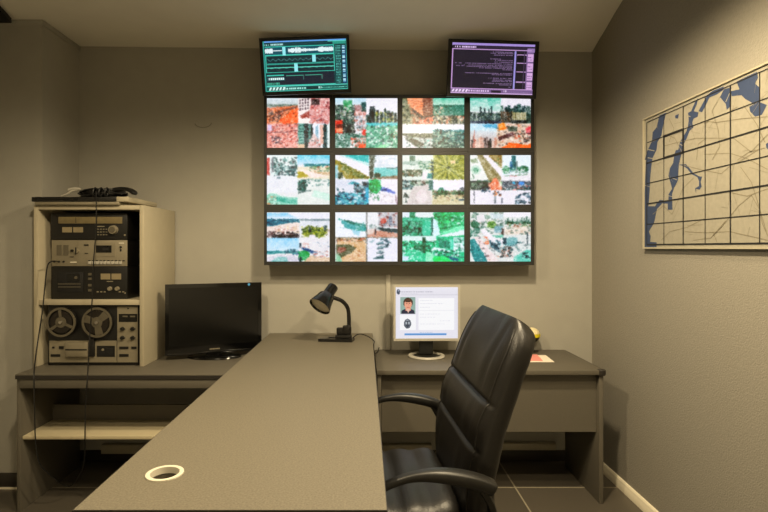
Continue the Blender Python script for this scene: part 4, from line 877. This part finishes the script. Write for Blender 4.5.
# bridges over the water, then roads and rail lines
def line(pts, w, m, off):
    pts = [clampp(U(x,y), off) for x, y in pts]
    for a, b in zip(pts[:-1], pts[1:]):
        d = (b-a)
        if d.length < 1e-5: continue
        d.normalize(); n = V((0,-d.z,d.y))*w/2
        f = m_.bm.faces.new([m_.bm.verts.new(p) for p in (a-n, b-n, b+n, a+n)]); f.material_index = m
for a, b in (((20,50),(75,70)),((30,455),(75,465)),((40,500),(70,505)),((205,430),(240,450)),((440,215),(460,170)),((245,285),(260,290))): line([c3(a), c3(b)], .004, 0,   .0012)
for a, b in (((18,165),(60,175)),((150,130),(175,140)),((130,212),(155,218))): line([c4(a), c4(b)], .003, 0,   .0012)
random.seed(5)
roads = [[(125,440),(200,420),(290,400),(400,400),(480,400),(570,470),(655,380)], [(330,310),(390,320),(520,300),(655,290)], [(410,190),(370,260),(400,350),(410,440),(370,512)], [(500,512),(560,470),(640,450)], [(150,300),(175,350),(150,420)], [(340,400),(300,430),(290,512)], [(530,230),(600,330),(640,420)], [(130,380),(180,400),(215,470)], [(335,330),(360,300),(430,280),(500,240)]]
for r in roads: line([c3(p) for p in r], .0035, 3,   .0014)
roads = [[(200,70),(300,95),(380,110),(420,75),(470,50),(550,0)], [(300,20),(420,15),(500,40),(595,90)], [(60,300),(110,260),(150,300),(200,180),(250,130)], [(340,400),(380,360),(420,310),(460,260),(520,210),(560,280),(570,340),(596,400)], [(470,80),(520,150),(545,230),(590,380)], [(210,380),(300,385),(420,380),(596,420)], [(100,420),(140,380),(220,360),(300,320)], [(430,200),(500,215),(596,180)], [(340,380),(360,430)], [(250,420),(330,410),(400,330)]]
for r in roads: line([c4(p) for p in r], .003, 3, .0012)
for i in range(60):
    y, z = random.uniform(yb+.03, ya-.06), random.uniform(z0+.03, z1-.05); a = random.uniform(0, PI); l = random.uniform(.03,.12)
    a0 = V((X0-.0011, min(max(y,yb+fw+.002),yi), min(max(z,zi0),zi1))); b0 = V((X0-.0011, min(max(y+l*math.cos(a),yb+fw+.002),yi), min(max(z+l*math.sin(a),zi0),zi1)))
    d = (b0-a0)
    if d.length < .01: continue
    d.normalize(); n = V((0,-d.z,d.y))*.0006
    f = m_.bm.faces.new([m_.bm.verts.new(p) for p in (a0-n,b0-n,b0+n,a0+n)]); f.material_index = 3
gy = [2.780-.159*k for k in range(8)]; gz = [1.468+.1105*k for k in range(7)]
for k, y in enumerate(gy): w = .0035 if k in (2,4,6) else .0022 if k else .003; quad(y-w, gz[0], y+w, gz[-1], .0018, 2)
for k, z in enumerate(gz): w = .0035 if k in (0,2,4) else .0022; quad(gy[-1], z-w, gy[0], z+w, .0018, 2)
for (y0_, za_, y1_, zb_) in ((gy[2]-.006,gz[4]-.006,gy[1]+.006,gz[4]+.006),(gy[2]-.006,gz[5]-.006,gy[1]+.006,gz[5]+.006),(gy[1]-.006,gz[4],gy[1]+.006,gz[5]),(gy[2]-.006,gz[4],gy[2]+.006,gz[5])): quad(y0_, za_, y1_, zb_, .002, 2)
ms = build('map_sheet', m_, [M['map'], M['mapw'], M['mapl'], M['mapr']], t, recalc=False)

# ------------------------------------------------------------------ office chair
t = thing('office_chair', 'black leather executive armchair turned towards the counter table', 'chair', (.15,1.88,0), math.radians(3))
prof = [(.47,.190),(.53,.176),(.59,.165),(.65,.159),(.72,.160),(.79,.172),(.83,.182),(.87,.192),(.92,.213),(.975,.238),(1.03,.262),(1.08,.287),(1.12,.308),(1.155,.327),(1.18,.342)]
prof = smooth([V((x-.008,0,z if z < .8 else .8+(z-.8)*1.085)) for z, x in prof], 10)
NR = 100
rings = []; zmax = prof[-1].z; zmin = prof[0].z
seams = (.800, .940)
def halfw(z):
    w = .245 + .055*min(max((z-.47)/.30,0),1) - .010*max(0,(z-.85)/.36)
    if z > 1.06: w -= .085*((z-1.06)/(zmax-1.06))**3.2
    if z < .55: w -= .03*((.55-z)/.08)**2
    return w
def thick(z):
    tk = .116 - .020*max(0,(z-.9)/.3)
    if z > 1.165: tk *= math.sqrt(max(.10, 1-((z-1.165)/(zmax+.003-1.165))**2))
    return tk
for i, p in enumerate(prof):
    tg = (prof[min(i+1,len(prof)-1)]-prof[max(i-1,0)]).normalized(); nn = V((-tg.z,0,tg.x))  # nn points forward (-x)
    hw, tk = halfw(p.z), thick(p.z)
    groove = sum(math.exp(-((p.z-s)/.006)**2) for s in seams)
    lo, hi = max([zmin-.05]+[s for s in seams if s <= p.z]), min([zmax+.03]+[s for s in seams if s > p.z])
    puff = math.sin(PI*(p.z-lo)/(hi-lo))
    ring = []
    for k in range(NR):
        a = 2*PI*k/NR; c, s = math.cos(a), math.sin(a)
        e = .42
        u = math.copysign(abs(c)**e, c); v = math.copysign(abs(s)**.62, s)
        lat = hw*u; d = tk*.5*v
        if v > 0:                                        # front side: cushions, seams, pleats
            face = max(0, 1-abs(u)**5)
            d += face*(.010*puff - .014*groove - .012*(1-u*u)*.5)
            pl = 1.0 if p.z > .94 else .5
            d += max(0,1-u*u)*pl*(.0046*math.sin(lat*74+math.sin(p.z*17)*.9)+.0016*math.sin(lat*160+p.z*9))*math.sin(PI*(p.z-lo)/(hi-lo))
        ring.append(p + V((tk*.5,0,0)) + nn*d + V((0,lat,0)))
    rings.append(ring)
m_ = MB(); m_.loft(rings); build('backrest', m_, M['leather'], t, local=True, angle=70)
# piping along the front edges of the backrest and the two cross seams
for kk in (11, NR//2-11):
    m_ = MB(); pts = [rings[i][kk] for i, p in enumerate(prof) if .55 < p.z < 1.17]
    m_.tube(pts, .0036, 8); build('piping', m_, M['leather'], t, local=True)
# seat
rings = []
for i in range(29):
    u = i/28; x = .155 - .53*u
    hw = .255+.02*math.sin(PI*u); 
    if u < .06: hw -= .03*(1-u/.06)
    if u > .9: hw -= .05*((u-.9)/.1)**2
    top = .628 - .012*math.sin(PI*u)**2 - .045*max(0,(u-.78)/.22)**2; bot = .50
    hgt = (top-bot)/2 * (1 if .03 < u < .97 else .7); mid = (top+bot)/2
    ple = .012*abs(math.sin(u*PI*5.0))
    ring = []
    for k in range(40):
        a = 2*PI*k/40; c, s = math.cos(a), math.sin(a)
        zz = math.copysign(abs(s)**.5, s)*hgt
        if s > 0: zz += ple*min(1, s*1.6)
        ring.append(V((x, math.copysign(abs(c)**.45, c)*hw, mid+zz)))
    rings.append(ring)
m_ = MB(); m_.loft(rings); build('seat', m_, M['leather'], t, local=True, angle=70)
m_ = MB(); m_.box(-.25, -.2, .455, .12, .2, .505, bev=.012); build('seat_pan', m_, M['black'], t, local=True)
for sgn in (-1, 1):
    y = sgn*.39
    pth = smooth([V((.212,y,.742)), V((.20,y,.749)), V((.175,y,.760)), V((.13,y,.774)), V((.06,y,.786)), V((-.01,y,.787)), V((-.07,y,.775)), V((-.13,y,.748)), V((-.18,y,.70)), V((-.195,y,.62)), V((-.17,y,.55)), V((-.10,y*.93,.500))], 5)
    n = len(pth)
    rr = []
    for i in range(n):
        f = i/(n-1); topness = math.exp(-((f-.18)/.26)**4)
        k_ = min(1, .35+i*.16)
        rr.append(((.011+.010*topness)*k_, (.016+.013*topness)*k_))
    m_ = MB(); m_.tube(pth, rr, 16, flat=(1,0,0)); a_ = build('armrest', m_, M['black'], t, local=True, angle=60)
    m_ = MB(); m_.tube(smooth([V((.165,y,.758)), V((.205,y*.97,.68)), V((.20,y*.90,.58)), V((.13,y*.72,.495)), V((.10,sgn*.19,.486))]), (.012,.022), 12, flat=(1,0,0)); m_.box(-.15, min(y*.92, sgn*.19), .478, -.07, max(y*.92, sgn*.19), .495, bev=.004); build('arm_bracket', m_, M['black'], a_, local=True)
m_ = MB(); m_.box(.165, -.05, .46, .185, .05, .50); m_.tube(smooth([V((-.02,0,.462)), V((.12,0,.458)), V((.20,0,.47)), V((.225,0,.54)), V((.222,0,.66))]), (.012,.045), 12, flat=(0,0,1)); build('back_bracket', m_, M['black'], t, local=True)
m_ = MB(); m_.cyl((-.05,0,.12), (-.05,0,.30), .035, .035, 20); m_.cyl((-.05,0,.30), (-.05,0,.456), .022, .022, 20); build('gas_lift', m_, M['black'], t, local=True)
for k in range(5):
    a = 2*PI*k/5+.3; d = V((math.cos(a), math.sin(a), 0)); o0 = V((-.05,0,0))
    m_ = MB(); m_.tube([o0+V((0,0,.13)), o0+d*.15+V((0,0,.115)), o0+d*.32+V((0,0,.075))], [(.024,.034),(.02,.028),(.014,.02)], 10, flat=(0,0,1)); lg = build('base_leg', m_, M['black'], t, local=True)
    m_ = MB(); s = V((-d.y,d.x,0)); cpt = o0+d*.32+V((0,0,.027))
    for q in (-1,1): m_.cyl(cpt+s*(q*.006), cpt+s*(q*.026), .026, .026, 18)
    m_.cyl(cpt, cpt+V((0,0,.045)), .007, .007, 10); build('caster', m_, M['blackm'], lg, local=True)

# ------------------------------------------------------------------ ceiling downlights and two unseen fill lamps added behind the camera
WARM = (1.0, .81, .52)
def lamp(x, y, z, w, angle=150, blend=1.0, size=.045, col=WARM, aim=None):
    ld = bpy.data.lights.new('downlight_or_fill', 'SPOT'); ld.energy = w; ld.spot_size = math.radians(angle); ld.spot_blend = blend
    ld.shadow_soft_size = size; ld.color = col
    can = MB(); can.lathe([(.062,.006),(.075,.004),(.078,.010),(.078,zc(x,y)-z),(.060,zc(x,y)-z),(.060,.03)], Matrix.Translation((x,y,z)), 28, cap=False); can.lathe([(.059,.030),(.059,.034)], Matrix.Translation((x,y,z)), 28, 1)
    build('downlight_or_fill_can', can, [M['white'], M['bulb']], ceiling)
    lo = bpy.data.objects.new('downlight_or_fill', ld); COL.objects.link(lo); lo.location = (x, y, z)
    if aim is not None: lo.rotation_euler = (V(aim)-V((x,y,z))).to_track_quat('-Z','Y').to_euler()
    return lo
lamp(.50, 1.90, 2.70, 215, 168, .5, .07)
lamp(-.85, 1.50, 2.70, 135, 168, .5, .07)
lamp(-1.3, -.1, 2.70, 60, 150, 1.0, .12)  # added fill lamp and can, for more bounce from behind the camera
lamp(.6, -.8, 2.70, 60, 150, 1.0, .12)  # second added fill, out of view like its can
lamp(.95, .95, 2.70, 125, 168, .5, .07)

w = bpy.data.worlds.new('World'); bpy.context.scene.world = w; w.use_nodes = True
w.node_tree.nodes['Background'].inputs['Color'].default_value = (.02,.018,.014,1); w.node_tree.nodes['Background'].inputs['Strength'].default_value = .3

# ------------------------------------------------------------------ camera
cd = bpy.data.cameras.new('camera'); co = bpy.data.objects.new('camera', cd); COL.objects.link(co)
co.location = (0, 0, HC); co.rotation_euler = (PI/2, 0, 0)
cd.sensor_width = 36; cd.lens = 36*F/768; cd.shift_x = (384-CX)/768; cd.shift_y = -(256-CY)/768
cd.clip_start = .05
sc = bpy.context.scene; sc.camera = co
sc.view_settings.view_transform = 'Standard'; sc.view_settings.look = 'None'; sc.view_settings.gamma = 1; sc.view_settings.exposure = 0
sc.view_settings.use_curve_mapping = False
